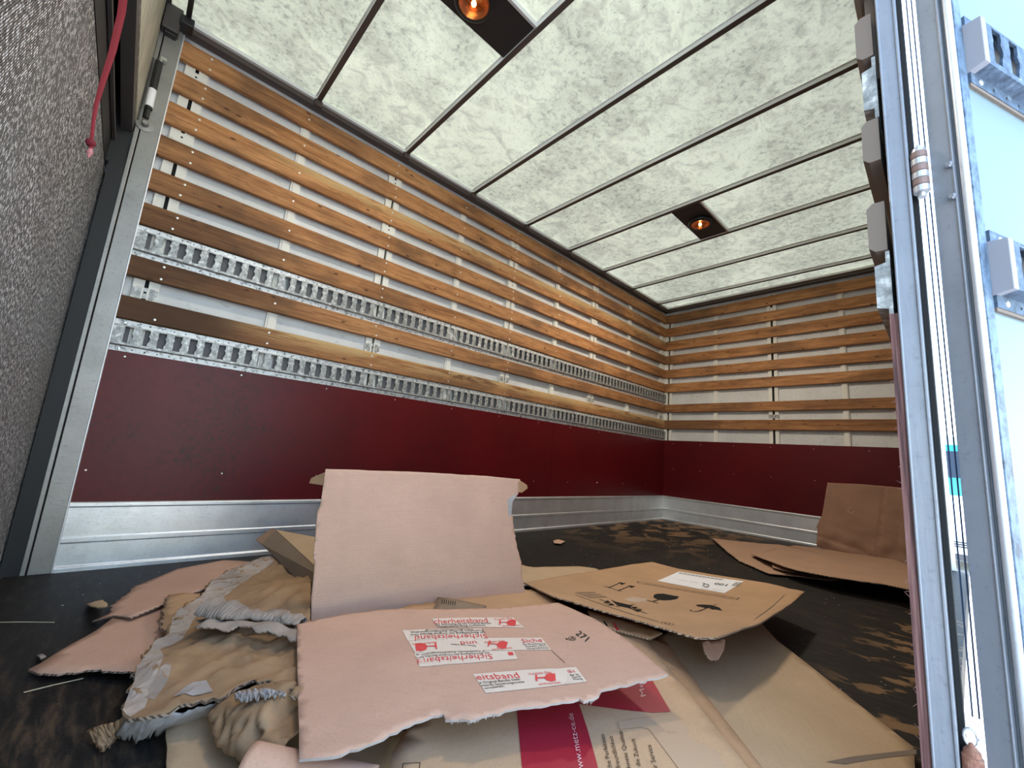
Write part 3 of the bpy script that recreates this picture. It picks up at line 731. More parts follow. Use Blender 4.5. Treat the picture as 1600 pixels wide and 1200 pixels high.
# gas strut
a = Vector((.045, -4.690, 1.862)); b = Vector((.045, -4.694, 2.165)); e = root('gas_strut', a, 'black gas strut with a white label bolted to the aluminium post', 'strut')
mb = MB(); mb.tube([a+Vector((0,0,.012)), a.lerp(b,.18), a.lerp(b,.181), a.lerp(b,.96)], [.009,.009,.0135,.0135], 14); mb.build('cylinder', BLACK, e, smooth=False)
mb = MB(); mb.tube([a.lerp(b,.22), a.lerp(b,.50)], .0141, 14); mb.build('sticker', PAPER, e)
mb = MB(); mb.tube([b.lerp(a,.06), b+Vector((.0,.006,.012))], .005, 10); mb.box(.030,.052,-4.692,-4.672,2.168,2.182); mb.build('end_eye', STEEL, e)
mb = MB(); mb.lathe((.024, -4.690, 1.852), (1,0,0), [(.030,0),(.030,.003),(.013,.005),(.013,.020),(.009,.026)], 24); mb.build('foot_plate', ALU_POST, e)
mb = MB(); mb.tube([(.030,-4.716,1.86),(.030,-4.716,2.17)], .004, 8); mb.build('guide_rod', BROWN_RAIL, e)
# pull strap: a webbing hanging from the flap
pts = [on(x_, y_, (1,0,0), 1.0) for x_, y_ in ((197,-40),(190,20),(176,80),(160,130),(150,165),(146,190),(143,218),(142,232))]
mb = MB(); rr = []
for i, p in enumerate(pts):
    wd = [.012,.011,.010,.008,.006,.005,.005,.006][i]; v_ = (CAM-p).normalized()*.0012
    rr.append([p+AR*wd, p+v_, p-AR*wd, p-v_])
mb.rings(rr)
STRAP = mat('red_webbing', (.42,.045,.055), .8)
e = root('pull_strap', pts[0], 'thin red webbing pull strap hanging over the grey tail-lift platform', 'strap')
mb.build('webbing', STRAP, e)
mb = MB(); mb.lathe(pts[-2]+Vector((0,.0,-.004)), (0,0,-1), [(.003,-.006),(.009,0),(.010,.006),(.006,.013)], 10); mb.build('knot', mat('dark_red_knot', (.16,.01,.02), .9), e, smooth=True)
mb = MB(); mb.lathe(pts[-1]+Vector((0,0,-.001)), (0,0,-1), [(.003,0),(.006,.01),(.001,.024)], 8); mb.build('frayed_end', mat('pink_fray', (.5,.2,.2), .95), e)
# tail lift platform, folded upright
e = root('tail_lift_platform', (1.1, -4.80, -.05), 'grey gritty anti-slip tail-lift platform folded upright across the loading end', 'tail lift')
mb = MB(); mb.hexa([(-.30,-4.815,-.25),(2.34,-4.815,-.25),(2.34,-4.770,-.25),(-.30,-4.770,-.25),(-.10,-4.815,1.61),(2.34,-4.815,1.61),(2.34,-4.776,1.61),(-.10,-4.776,1.61)])
mb.build('deck', GRIT, e)
mb = MB(); k = 0; z = -.2
while z < 1.60:
    x = -.098-(1.61-z)*.107
    mb.box(x-.004, x+.018, -4.783, -4.7665-(.004*(k % 2)), z, z+.006); z += .012; k += 1
mb.build('serrated_edge', ALU_LIGHT, e, kind='stuff')

# ------------------------------------------------------------------ jamb of the side opening and its door
XJ = xr(YJ)+.013
mb = MB(); mb.box(XJ, XJ+.027, YJ-.004, YJ+.05, -.10, 2.5); mb.box(XJ+.024, XJ+.029, YJ-.008, YJ+.05, -.1, 2.5, 0); mb.box(XJ+.029, XJ+.036, YJ+.012, YJ+.05, -.1, 2.5, 1); mb.box(XJ-.001, XJ+.003, YJ-.006, YJ-.002, -.1, 2.5)
jamb = tag(mb.build('trim_5', [ALU_DOOR, HOLE], bevel=.0015), 'aluminium jamb tinted blue for sky light at the side door opening', kind='structure')
mb = MB(); mb.box(XJ-.020, XJ+.0, YJ+.03, YJ+.06, 1.38, 2.45); mb.build('backing_strip', WOOD_GREY, jamb)
dd = math.radians(23); D = Vector((math.sin(dd), math.cos(dd), 0)); NN = Vector((math.cos(dd), -math.sin(dd), 0)); H0 = Vector((2.3535, YJ, 0)); Zv = Vector((0,0,1))
door = tag(empty('door_1', H0), 'white side door standing open with its aluminium frame edge', kind='structure'); ORG[door.name] = H0.copy()
def dl(u, n_, z): return H0 + D*u + NN*n_ + Zv*z
def dbox(s, u0, u1, n0, n1, z0, z1, m=0): s.hexa([dl(u0,n0,z0), dl(u1,n0,z0), dl(u1,n1,z0), dl(u0,n1,z0), dl(u0,n0,z1), dl(u1,n0,z1), dl(u1,n1,z1), dl(u0,n1,z1)], m)
s = MB(); dbox(s, .0, .03, .0, .030, -.08, 2.48); dbox(s, -.002, .01, .028, .031, -.08, 2.48); dbox(s, .006, .03, .031, .037, -.08, 2.48, 1)
s.build('frame_edge', [ALU_DOOR, mat('grey_seal', (.16,.17,.18), .6)], door, bevel=.001)
s = MB(); s.lathe(dl(.004, .041, -.08), (0,0,1), [(.0055,0),(.0055,2.56)], 14); s.build('edge_bead', ALU_LIGHT, door, smooth=True)
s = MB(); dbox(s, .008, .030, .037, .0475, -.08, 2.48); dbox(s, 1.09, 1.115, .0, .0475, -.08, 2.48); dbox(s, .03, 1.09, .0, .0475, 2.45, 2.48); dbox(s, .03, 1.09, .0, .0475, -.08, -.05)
s.build('frame', mat('scratched_frame_sky_tint', (.12,.18,.26), .5, .2, build=lambda n, l, b: l.new(ramp(n, l, nz(n, l, wcoord(n, l, (1,1,.6)), 45, 5, .7), [(.38, (.04,.06,.09)), (.52, (.11,.17,.25)), (.7, (.16,.22,.30))]), b.inputs['Base Color'])), door, bevel=.001)  # blue sky light is painted into the frame colour, under the scratches
s = MB(); dbox(s, .03, 1.09, .012, .0445, -.05, 2.45)
s.build('panel', mat('door_panel_sky_tint', (.74,.76,.76), .4, build=lambda n, l, b: l.new(mix(n, l, math_(n, l, 'MULTIPLY', ramp(n, l, nz(n, l, wcoord(n, l, (2,2,1)), 4, 5), [(.58, g(0)), (.68, g(1))]), .35), (.13,.185,.21), (.09,.09,.12)), b.inputs['Base Color'])), door)  # white panel darkened and blued to carry the sky light
DOOR_RAIL = mat('weathered_rail_sky_tint', (.075,.115,.18), .6, .2, build=lambda n, l, b: l.new(ramp(n, l, nz(n, l, wcoord(n, l), 50, 4, .7), [(.35, (.03,.05,.08)), (.6, (.085,.13,.20)), (.75, (.22,.26,.30))]), b.inputs['Base Color']))  # rail colour darkened and blued for sky light on the open door
def fxd(d, y, z): return tuple(dl(y, .0445+d*1.1, z))
for a, b in ETR:
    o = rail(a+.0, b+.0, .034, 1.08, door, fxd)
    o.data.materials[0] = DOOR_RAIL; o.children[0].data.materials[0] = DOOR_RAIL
    s = MB(); s.hexa([fxd(.001,.031,a+.020), fxd(.024,.031,a+.024), fxd(.024,.046,a+.024), fxd(.001,.046,a+.020), fxd(.001,.031,b-.020), fxd(.024,.031,b-.024), fxd(.024,.046,b-.024), fxd(.001,.046,b-.020)])
    s.build('end_cap', mat('end_cap_white', (.27,.27,.30), .6), o, bevel=.001)
    s = MB(); s.hexa([fxd(0,.034,a-.006), fxd(.004,.034,a-.006), fxd(.004,1.08,a-.006), fxd(0,1.08,a-.006), fxd(0,.034,a), fxd(.004,.034,a), fxd(.004,1.08,a), fxd(0,1.08,a)])
    s.build('wood_strip', WOOD_GREY, o)
# door bolts
for z in (1.118, 1.058, .165, .098):
    s = MB(); s.lathe(dl(-.002, .026, z), -D, [(.0055,0),(.0055,.004),(.004,.006)], 6); s.build('bolt', ALU_DOOR, door)
RUST = mat('rusty_hinge', (.28,.13,.085), .75, .1, build=lambda n, l, b: l.new(ramp(n, l, nz(n, l, wcoord(n, l), 60, 4), [(.3, (.13,.05,.035)), (.55, (.32,.15,.10)), (.75, (.42,.30,.25))]), b.inputs['Base Color']))
HINGE = mat('hinge_metal', (.52,.52,.54), .4, .6)
def hinge(z0, z1, m, m2, label, n):
    e = root('hinge', (XJ+.042, YJ-.004, z0), label, 'hinge', None)
    h = (z1-z0)/n
    for k in range(n):
        s = MB(); s.lathe((XJ+.042, YJ-.004, z0+k*h), (0,0,1), [(.0095,0),(.0115,.0012),(.0115,h-.0012),(.0095,h)], 20); s.build('knuckle', m2 if k % 2 else m, e)
    s = MB(); s.lathe((XJ+.042, YJ-.004, z0), (0,0,1), [(.006,-.008),(.006,z1-z0-.002),(.010,z1-z0-.001),(.009,z1-z0+.006),(.004,z1-z0+.012),(.002,z1-z0+.016)], 16); s.build('pin', m, e)
    return e
hinge(1.085, 1.165, HINGE, mat('hinge_rust_band', (.24,.16,.14), .6, .4), 'grey door hinge of stacked knuckles in the gap, at mid height of the jamb', 6)
hinge(.095, .20, RUST, RUST, 'brown rusty door hinge in the gap near the bottom of the jamb', 4)
# cables in the gap
e = root('door_cable', (XJ+.046, YJ+.02, 0), 'two thin dark cables running down the gap beside the jamb', 'cable')
for dx in (.0, .007):
    s = MB(); s.tube([(XJ+.044+dx+.001*math.sin(z*3), YJ+.03, z) for z in [.24+.2*k for k in range(12)]], .0011, 6); s.build('cable', mat('dark_cable', (.05,.08,.16), .5), e)
s = MB(); s.tube([(XJ+.042+.007*math.cos(t), YJ-.003, .222+.012*math.sin(t)) for t in [i*math.pi/6 for i in range(13)]], .002, 6); s.build('chrome_loop', ALU_LIGHT, e, smooth=True, label='bright chrome loop above the rusty hinge')
# rear post on the door side (behind the viewpoint)
mb = MB(); mb.box(2.285, 2.33, -4.76, -4.71, -.1, 2.5)
tag(mb.build('trim_6', ALU_POST), 'rear corner post on the door side', kind='structure')
# ------------------------------------------------------------------ cardboard on the load floor
G_ = 'flattened cartons on the load floor'
def P3(px, py, z): return atz(px, py, z)
# reddish flattened sheet at the far left of the heap
Sheet('cardboard_sheet', 'large pinkish brown flattened sheet lying furthest left on the black floor', 'cardboard',
      [(44,1047),(62,1038),(96,1016),(150,986),(178,964),(236,938),(300,906),(360,882),(440,884),(400,960),(330,1040),(215,1052),(140,1049),(118,1054),(60,1054)],
      [(44,1047,.012),(360,882,.030),(330,1040,.030)], C_PINK, torn=(11,12,13), group=G_, creases=[((60,1044),(420,905),.002,.006),((130,1020),(330,960),.0015,.005)])
Sheet('cardboard_flap', 'thin curled pinkish flap with a torn point, on top of the far left sheet', 'cardboard',
      [(144,972),(158,966),(172,960),(176,946),(190,936),(212,916),(240,905),(276,890),(350,876),(404,879),(330,918),(262,942),(205,966),(178,963)],
      [(144,972,.016),(350,876,.045),(262,942,.040)], C_PINK, torn=(2,3,4,5), group=G_, creases=[((180,955),(390,884),.003,.006),((200,958),(400,880),.002,.004)])
Sheet('cardboard_piece', 'small brown card with crushed corrugated end, between the pink sheet and the crumpled carton', 'cardboard',
      [(262,932),(284,929),(330,930),(400,960),(330,1010),(275,1000),(252,984),(254,958)],
      [(262,932,.052),(400,960,.052),(275,1000,.046)], C_KRAFT, torn=(6,7), thick=.007, group=G_)
# lower sheet under the crumpled carton
Sheet('cardboard_sheet', 'plain brown sheet at the bottom left, its corner showing under the crumpled carton', 'cardboard',
      [(259,1138),(290,1118),(400,1075),(520,1075),(640,1150),(600,1230),(262,1230)],
      [(259,1138,.020),(640,1150,.020),(262,1230,.020)], C_TAN, group=G_)
# open carton leaning behind
e = root('open_carton', P3(440, 880, .05), 'folded brown carton with a long shaded side, leaning behind the upright board', 'cardboard', G_)
def shell(name, quads, m, parent, th=.004, sub=1, **k):
    s = MB()
    for q in quads:
        q = [Vector(p) for p in q]; n = (q[1]-q[0]).cross(q[3]-q[0]).normalized()*th
        s.hexa([*q, *[p+n for p in q]])
    return s.build(name, m, parent, **k)
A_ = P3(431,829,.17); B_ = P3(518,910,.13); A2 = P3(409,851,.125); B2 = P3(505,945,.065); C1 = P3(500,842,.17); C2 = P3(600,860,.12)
shell('side_panel', [(A2, B2, B_, A_)], C_DARK, e, label='shaded long side of the folded carton')  # shade on this side is put into its darker card colour
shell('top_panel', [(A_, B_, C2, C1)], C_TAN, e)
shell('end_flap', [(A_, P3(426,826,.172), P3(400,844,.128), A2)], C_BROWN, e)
# crumpled torn carton
def crumple(x, y):
    v = Vector((x*4.2, y*4.2, 3.1)); a = noise.noise(v)*.020
    rdg = 1-abs(noise.noise(Vector((x*9, y*9, 7.7)))); a += (rdg**3)*.012
    rd2 = 1-abs(noise.noise(Vector((x*21, y*13, 2.2)))); a += (rd2**8)*.007
    a += noise.noise(Vector((x*34+y*16, y*6-x*2, 1.2)))*.0035
    return a
OUTL = [(430,869),(400,880),(372,892),(348,900),(333,908),(312,935),(285,955),(268,975),(262,995),(240,1010),(228,1030),(212,1050),(208,1075),(195,1100),(190,1118),(200,1130),(240,1128),(300,1112),(352,1100),(370,1085),(392,1075),(430,1085),(462,1108),(520,1110),(520,990),(484,972),(486,925),(488,880),(470,872)]
D1 = Sheet('crumpled_carton', 'crumpled ochre carton with torn pale edges, left of the upright board', 'cardboard', OUTL,
      [(430,869,.085),(190,1118,.050),(520,1110,.090)], C_OCHRE, size=.014, jag=.0016, torn=tuple(range(2,22)), disp=crumple, thick=.006, group=G_,
      creases=[((330,1040),(460,930),.010,.010),((300,1080),(450,980),.008,.008),((270,1070),(470,890),.006,.009),((350,1052),(462,1000),.009,.007)])
D1.poly('band', [(430,870),(400,881),(372,893),(348,901),(334,909),(313,936),(286,956),(269,976),(263,996),(241,1011),(229,1031),(213,1051),(209,1075),(196,1100),(191,1117),(203,1126),(226,1110),(236,1085),(248,1062),(256,1040),(250,1022),(285,1000),(300,975),(330,950),(360,928),(395,905),(428,884)], .0007, .012)
D1.poly('pale', [(270,1098),(300,1078),(322,1074),(332,1092),(300,1100)], .0012, .012)
D1.poly('grey', [(222,1096),(246,1068),(258,1052),(268,1052),(262,1075),(240,1100)], .0009, .012)
D1.finish({'band': ('torn_edge', C_BAND), 'pale': ('torn_ply', C_PALE), 'grey': ('torn_ply', C_GREY)})
# ragged front lip of the crumpled carton: fluted torn ply hanging to the floor
def lip(name, top, bot, m, label=None, amp=.006, parent=None, nz_=16):
    s = MB(); n = 46; rr = []
    for i in range(n+1):
        t = i/n; k = t*(len(top)-1); j = min(int(k), len(top)-2); f = k-j
        a = Vector(top[j]).lerp(Vector(top[j+1]), f); b = Vector(bot[j]).lerp(Vector(bot[j+1]), f)
        row = []
        for q in range(8):
            u = q/7; p = a.lerp(b, u); w_ = noise.noise(Vector((t*nz_, u*2.5, 4)))
            jj = random.uniform(-1, 1)*.006*(u > .8) - .010*max(0, noise.noise(Vector((t*23, 3, u))))*u
            p = p + Vector((0, 0, amp*.6*w_ + jj)) + (CAM-p).normalized()*amp*(math.sin(t*60)*.15 + noise.noise(Vector((t*70, u*3, 6)))*.8 + w_*1.8 + noise.noise(Vector((t*40, u*9, 1)))*1.1 + math.sin(u*math.pi)*1.3)
            row.append(p)
        rr.append(row)
    s.rings(rr, closed=False, cap=False)
    o = s.build(name, m, parent, smooth=True, fix=False, label=label)
    so = o.modifiers.new('s', 'SOLIDIFY'); so.thickness = .002
    return o
def pz(*l): return [P3(*q) for q in l]
D1.ob['label'] = D1.ob['label']
def child_of(sh, o):
    mw = o.matrix_world.copy(); o.parent = sh.ob; o.matrix_parent_inverse = sh.mw.inverted(); return o
child_of(D1, lip('torn_fluting', pz((200,1118,.052),(235,1122,.055),(290,1112,.06),(340,1098,.065),(360,1084,.07)), pz((178,1152,.008),(215,1156,.008),(250,1146,.010),(318,1124,.014),(358,1104,.03)), C_PALE, 'pale lilac torn fluted ply'))
child_of(D1, lip('torn_tail', pz((205,1112,.05),(180,1128,.035),(150,1136,.022),(136,1143,.012)), pz((206,1140,.02),(182,1150,.006),(172,1165,.004),(158,1176,.003)), C_OCHRE, None, .004))
# rolled-over bulge on the right of the crumpled carton
s = MB(); rr = []
for i in range(49):
    t = i/48; px = 348+t*140; rad = .012+.052*math.sin(min(1, .12+t*1.0)*math.pi*.56); cy = 1098+t*14; rr.append([])
    c = P3(px, cy+10+12*t, .052+.012*t); ax = (P3(500,1120,.06)-P3(350,1100,.05)).normalized(); up = Vector((0,0,1)); sd_ = ax.cross(up).normalized()
    for q in range(36):
        a_ = -math.pi*.15 + 2*math.pi*q/36*.78; rj = rad*(1+.20*noise.noise(Vector((t*5, q*.22, 2)))+.22*(1-abs(noise.noise(Vector((t*7+q*.15, q*.25-t*3, 6))))*3)*.5)
        pp = c + sd_*math.cos(a_)*rj*1.25 + up*(math.sin(a_)*rj*.72); lim = .135-.055*max(0, min(1, (t-.45)/.3)); pp.z = min(pp.z, lim-.2*(pp.z-lim)) if pp.z > lim else pp.z; rr[-1].append(pp)
s.rings(rr, closed=False, cap=False); o = s.build('rolled_edge', C_OCHRE, smooth=True, fix=False); o.modifiers.new('s', 'SOLIDIFY').thickness = .004; child_of(D1, o)
child_of(D1, lip('torn_ply', pz((366,1082,.105),(392,1076,.112),(420,1075,.115),(446,1082,.115)), pz((368,1094,.10),(392,1092,.108),(418,1088,.112),(446,1088,.11)), C_PALE, 'pale torn ply along the rolled edge', .005))
# grey torn ply roll lying on the crumpled carton
s = MB(); rr = []
for i in range(141):
    t = i/140; px = 322+t*150; py = 952+26*t**1.5+4*math.sin(t*5); c = P3(px, py, .115-.01*t); rad = (.020+.006*math.sin(t*9))*(1-.62*t) + .004
    ax = (P3(472,975,.1)-P3(322,950,.11)).normalized(); up = Vector((0,0,1)); sd_ = ax.cross(up).normalized(); rr.append([])
    for q in range(15):
        a_ = 2*math.pi*q/15*.93; rj = rad*(1+(.30+.5*t)*noise.noise(Vector((t*11, q*.6, 5)))+.07*math.sin(t*230)*(1-t)+.35*t*noise.noise(Vector((t*45, q*1.3, 8))))
        rr[-1].append(c + sd_*math.cos(a_)*rj*1.5 + up*math.sin(a_)*rj*.85)
s.rings(rr, closed=False, cap=False); o = s.build('torn_ply_roll', C_GREY, smooth=True, fix=False); o.modifiers.new('s', 'SOLIDIFY').thickness = .002
tag(o, 'grey fluted torn ply curled into a roll on the crumpled carton', 'cardboard')
def curl(x, y): return noise.noise(Vector((x*22, y*22, 0)))*.009
Sheet('torn_scrap', 'pinkish torn paper strip lying in front of the grey curled roll', 'cardboard',
      [(304,981),(330,966),(350,968),(400,972),(436,975),(470,986),(478,998),(455,1002),(430,990),(410,988),(395,984),(372,978),(355,984),(340,981),(318,983)],
      [(304,981,.105),(400,972,.112),(470,998,.105)], C_GREY, size=.010, torn=(6,7,8,9,10,11,12), disp=curl, thick=.003)
# small pieces between the standing board and the taped board
Sheet('cardboard_piece', 'brown torn sheet under the foot of the upright board', 'cardboard',
      [(600,962),(640,946),(680,942),(700,936),(740,925),(800,920),(850,925),(872,945),(880,990),(660,1000)],
      [(600,962,.085),(850,925,.070),(880,990,.070)], C_KRAFT, torn=(1,2,3,4,5), group=G_)
q = Sheet('printed_scrap', 'small grey-brown card with fine black bars, peeping above the taped board', 'cardboard',
      [(684,934),(712,937),(760,947),(745,962),(676,958)], [(684,934,.092),(760,947,.092),(676,958,.092)], C_DARK, group=None)
for i in range(7): q.line('k', (691+3.4*i, 938+.5*i), (690+3.4*i, 945+.4*i), .0021)
q.finish({'k': ('printed_bars', INK_BLACK)})
Sheet('cardboard_sheet', 'light sandy sheet behind the upright board, beside the symbol-printed carton', 'cardboard',
      [(700,885),(815,883),(832,887),(905,885),(930,888),(955,900),(900,912),(815,916),(700,930)],
      [(700,885,.03),(955,900,.03),(700,930,.03)], C_TAN, torn=(1,), group=G_, creases=[((815,893),(945,892),.002,.005)])
# upright board
b0, b1 = P3(485,968,.075), P3(815,925,.075)
up_ = Vector((-.16, -.02, 1)).normalized()
F1 = Sheet('upright_board', 'large pinkish cardboard panel standing upright in the middle of the heap', 'cardboard',
      [(508,733),(640,737),(760,744),(810,749),(808,771),(803,779),(796,783),(796,792),(799,806),(801,824),(806,850),(810,868),(813,885),(815,905),(818,922),(817,950),(650,985),(485,985),(486,930),(491,878),(489,868),(495,800),(500,790),(504,760)],
      (b0, b1, b0+up_), C_PINK, torn=(3,4,5,6,7,8,9,10,11,12), jag=.0008, size=.013, bow=.006,
      creases=[((543,735),(522,965),.004,.006),((536,735),(512,965),.003,.005),((557,800),(556,930),.0015,.004),((700,742),(705,940),.0015,.004),((786,750),(789,930),.0025,.005),((523,735),(508,968),.002,.004),((500,930),(620,905),.001,.006)])
F1.poly('hi', [(807,772),(799,784),(797,806),(793,806),(791,782),(797,775)], .0006, .01)
F1.finish({'hi': ('torn_edge', C_PALE)})
fn = F1.n
def F3(px, py, off): return on(px, py, F1.n, F1.n.dot(F1.o)+off)
def flap(name, pts, offs):
    s = MB(); P = [F3(x, y, o_) for (x, y), o_ in zip(pts, offs)]; n = (P[1]-P[0]).cross(P[2]-P[0]).normalized()*.004
    s.prism_pts = None; k = len(P); s.v = P+[p+n for p in P]; s.f = [tuple(range(k)), tuple(k+i for i in reversed(range(k)))]+[(i, (i+1) % k, k+(i+1) % k, k+i) for i in range(k)]; s.m = [0]*len(s.f)
    o = s.build(name, C_KRAFT); child_of(F1, o)
flap('side_flap', [(507,738),(503,758),(483,755),(486,747)], [-.002,-.002,-.05,-.055])
flap('side_flap', [(810,750),(811,769),(814,770),(823,763),(822,758)], [-.002,-.002,-.02,-.05,-.05])
# tan sheet far right bottom
J = Sheet('cardboard_sheet', 'big smooth tan sheet at the bottom right, running under the red-printed carton', 'cardboard',
      [(1190,975),(1214,1002),(1428,1168),(1432,1230),(1180,1230),(1020,1000),(1100,960)],
      [(1190,975,.022),(1432,1230,.022),(1020,1000,.022)], C_TAN, group=G_, jag=.0004)
J.poly('t', [(1290,1192),(1330,1184),(1432,1172),(1432,1180),(1360,1189),(1320,1196)], .0006)
J.finish({'t': ('tape_strip', INK_GREY)})
# red-printed flattened carton
C_CARTON = card('cardboard_printed_carton', (.56,.365,.215), .88, 0, spec=.15)
I1 = Sheet('printed_carton', 'flattened brown carton with dark red print, clear tape and a web address, bottom centre', 'cardboard',
      [(600,1235),(612,1180),(660,1100),(760,1010),(860,950),(925,966),(1001,993),(1082,1093),(1165,1200),(1195,1240)],
      [(612,1180,.062),(1001,993,.062),(1165,1200,.062)], C_CARTON, size=.04, jag=.0006, thick=.008, creases=[((690,1100),(668,1200),.003,.005)])
flp = Sheet('side_flap', None, None, [(1001,993),(1042,1004),(1100,1085),(1190,1200),(1225,1240),(1195,1240),(1165,1200),(1082,1093)],
      [(1001,993,.058),(1042,1004,.045),(1165,1200,.058)], C_KRAFT, parent=I1, jag=.0004)
I1.poly('red', [(807,1104),(850,1098),(904,1102),(918,1145),(933,1200),(942,1240),(822,1240),(815,1200)])
I1.poly('red', [(904,1104),(912,1080),(960,1040),(1010,1052),(1018,1064),(1048,1117),(1020,1118.5),(975,1114),(940,1109)])
I1.poly('red', [(922,967),(926,966),(955,985),(950,987)]); I1.poly('gloss', [(965,1133),(1000,1128),(1050,1122),(1075,1142),(1075,1160),(1040,1150),(1000,1142),(968,1145)], .0013)
I1.poly('gloss', [(1010,1140),(1060,1150),(1120,1180),(1150,1235),(1080,1235),(1040,1180)], .0013)
I1.text('pink', 'www.metz-ce.de', (914,1219), (895,1119), (903,1221))
I1.text('pink', 'Metz-ce', (1009,1092), (995,1040), (1001,1094))
for st, a_, b_2, c_ in (('Technische Perfektion', (965,1246), (944,1153), (957,1247)), ('Kundenfreundlichkeit', (978,1240), (957,1156), (970,1241)), ('Ausgezeichnete Qualität', (997,1260), (972,1147), (989,1261)), ('Partner für die Zukunft', (1012,1258), (992,1160), (1004,1259)), ('Ihr Service', (1029,1213), (1017,1170), (1021,1214))):
    I1.text('blk', st, a_, b_2, c_)
I1.path('blk', [(627,1234),(629,1198),(656,1196),(650,1234)], .0012)
I1.finish({'red': ('red_print', PRINT_RED), 'pink': ('web_address_print', INK_PINK), 'blk': ('black_print', INK_BLACK), 'gloss': ('clear_tape', mat('clear_tape_film', (.50,.345,.22), .22, 0, .4))})
# printed scraps of the small carton between
q = Sheet('cardboard_piece', 'narrow brown strip with red line, showing between the taped board and the symbol carton', 'cardboard',
      [(918,955),(940,958),(1000,975),(1035,990),(1015,1000),(960,985),(925,970)], [(918,955,.078),(1035,990,.078),(925,970,.078)], C_KRAFT)
q.poly('r', [(957,975),(960,974),(968,986),(964,987)]); q.line('k', (949,980), (943,972), .006); q.finish({'r': ('red_line', INK_RED), 'k': ('print_number', INK_BLACK)})
# symbol-printed carton
Hs = Sheet('symbol_carton', 'brown carton sheet printed with glass, umbrella and arrow symbols and a white label', 'cardboard',
      [(818,917),(870,905),(940,893),(985,887),(1019,884),(1060,893),(1150,908),(1200,917),(1258,931),(1240,945),(1220,958),(1185,982),(1160,990),(1130,1005),(1116,1010),(1094,1012),(1072,1006),(1030,990),(985,975),(955,966),(910,952),(862,938)],
      [(818,917,.065),(1019,884,.045),(1094,1012,.135)], C_KRAFT, size=.016, torn=(13,14,15,16,17,18,19,20), bow=.012, jag=.0012,
      creases=[((940,896),(1090,922),.003,.006),((905,905),(860,935),.002,.005),((1020,965),(1130,940),.0025,.004),((1035,945),(1010,965),.002,.004),((1232,925),(1130,1000),.002,.01)])
Hs.poly('lab', [(1061,897),(1163,913.5),(1132,929),(1027,909)], .0009, .012)
for i in range(34): Hs.line('k', (1063+i*2.05, 898.5+i*.33), (1060.4+i*2.05, 900+i*.33), (.0012, .0022, .0014)[i % 3], .0021)
for i in range(9): Hs.line('g', (1151+i*1.2, 914+i*.2), (1143+i*1.2, 919+i*.2), .0010, .0021)
Hs.text('k', '100', (1138,917), (1119,914), (1134,919.5), .0022); Hs.text('k', 'CL', (1110,917), (1098,913.5), (1106,921), .0022); Hs.line('k', (1130,926), (1112,923), .0018, .0022); Hs.line('k', (1108,922.3), (1097,920.5), .0018, .0022)
Hs.line('k', (1092,913.6), (1078,911.3), .0018, .0022); Hs.line('k', (1074,910.6), (1060,908.4), .0018, .0022)
Hs.path('k', [(998,910),(1155,936.5),(1151,939),(995,912),(998,910)], .0022); [Hs.line('g', (1148-12*k, 937-2.05*k), (1139-12*k, 935.4-2.05*k), .0045) for k in range(12)]
Hs.line('k', (944,918), (972,926), .0035)
for x, y in ((951,920.5), (966,925)):
    Hs.line('k', (x,y), (x+20,y-8.5), .004); Hs.poly('k', [(x+14,y-8.2),(x+27,y-7.2),(x+19,y-4.5),(x+20,y-6.2)], .0014)
Hs.poly('k', [(1022,931),(1027,929.5),(1037,929.3),(1050,932),(1061,934),(1058,937.5),(1048,939.5),(1036,940),(1027,938),(1021,935)], .0014, .012)
Hs.line('k', (1030,939), (1020,942), .005); Hs.line('k', (1010,939.8), (1029,945), .005)
Hs.poly('k', [(1087,947.7),(1098,946.6),(1112,948.3),(1124,952.5),(1129,958),(1124,957),(1118,955.5),(1113,956),(1108,953),(1102,953.4),(1096,951.5)], .0014, .012)
Hs.path('k', [(1107,952.5),(1098,956.5),(1092,959),(1086,959.7),(1080,958.8),(1079.5,956.8)], .0035); Hs.line('k', (1115,948), (1120,946.8), .003)
Hs.poly('k', [(957,942.5),(962,944),(989,950.5),(984,952),(988,956),(965,950.5)], .0014, .012)
Hs.line('k', (955,941), (997,961), .004); Hs.line('k', (992,948), (962,953), .004); Hs.line('k', (1004,957.5), (960,944), .003)
for a_, b_2 in (((937,940.5),(951,945.5)), ((943,947),(957,950)), ((1011,964.5),(995,958)), ((1003,957),(990,953.5))):
    Hs.line('k', a_, b_2, .004); dx, dy = b_2[0]-a_[0], b_2[1]-a_[1]; Hs.poly('k', [(b_2[0]-dx*.3+3, b_2[1]-dy*.3-2.0), (b_2[0]+dx*.25, b_2[1]+dy*.25), (b_2[0]-dx*.3-3, b_2[1]-dy*.3+2.0)], .0014)
Hs.line('k', (899,934.5), (992,968.5), .003); Hs.line('k', (994,968.5), (1029,980), .003)
for i in range(6):
    for k in range(3): Hs.line('g', (949-5*i-9*k, 936.8+.5*i-3.3*k), (942-5*i-9*k, 934.3+.5*i-3.3*k), .0045)
for i in range(3): Hs.path('k', [(1037+6.4*i+3.4*math.cos(t), 982.2+1.2*i+2.1*math.sin(t)) for t in [k*math.pi/5 for k in range(11)]], .0013)
for i in range(5): Hs.line('g', (1180+9*i, 973-7.5*i), (1190+9*i, 965-7.5*i), .002)
Hs.poly('w', [(975,938),(990,934),(1010,937),(1015,941),(998,944),(985,943)], .0005, .02)
Hs.finish({'lab': ('paper_label', PAPER), 'k': ('printed_symbols', INK_BLACK), 'g': ('fine_print', INK_GREY), 'w': ('scuffed_patch', card('scuffed_kraft', (.52,.38,.28), .8))})
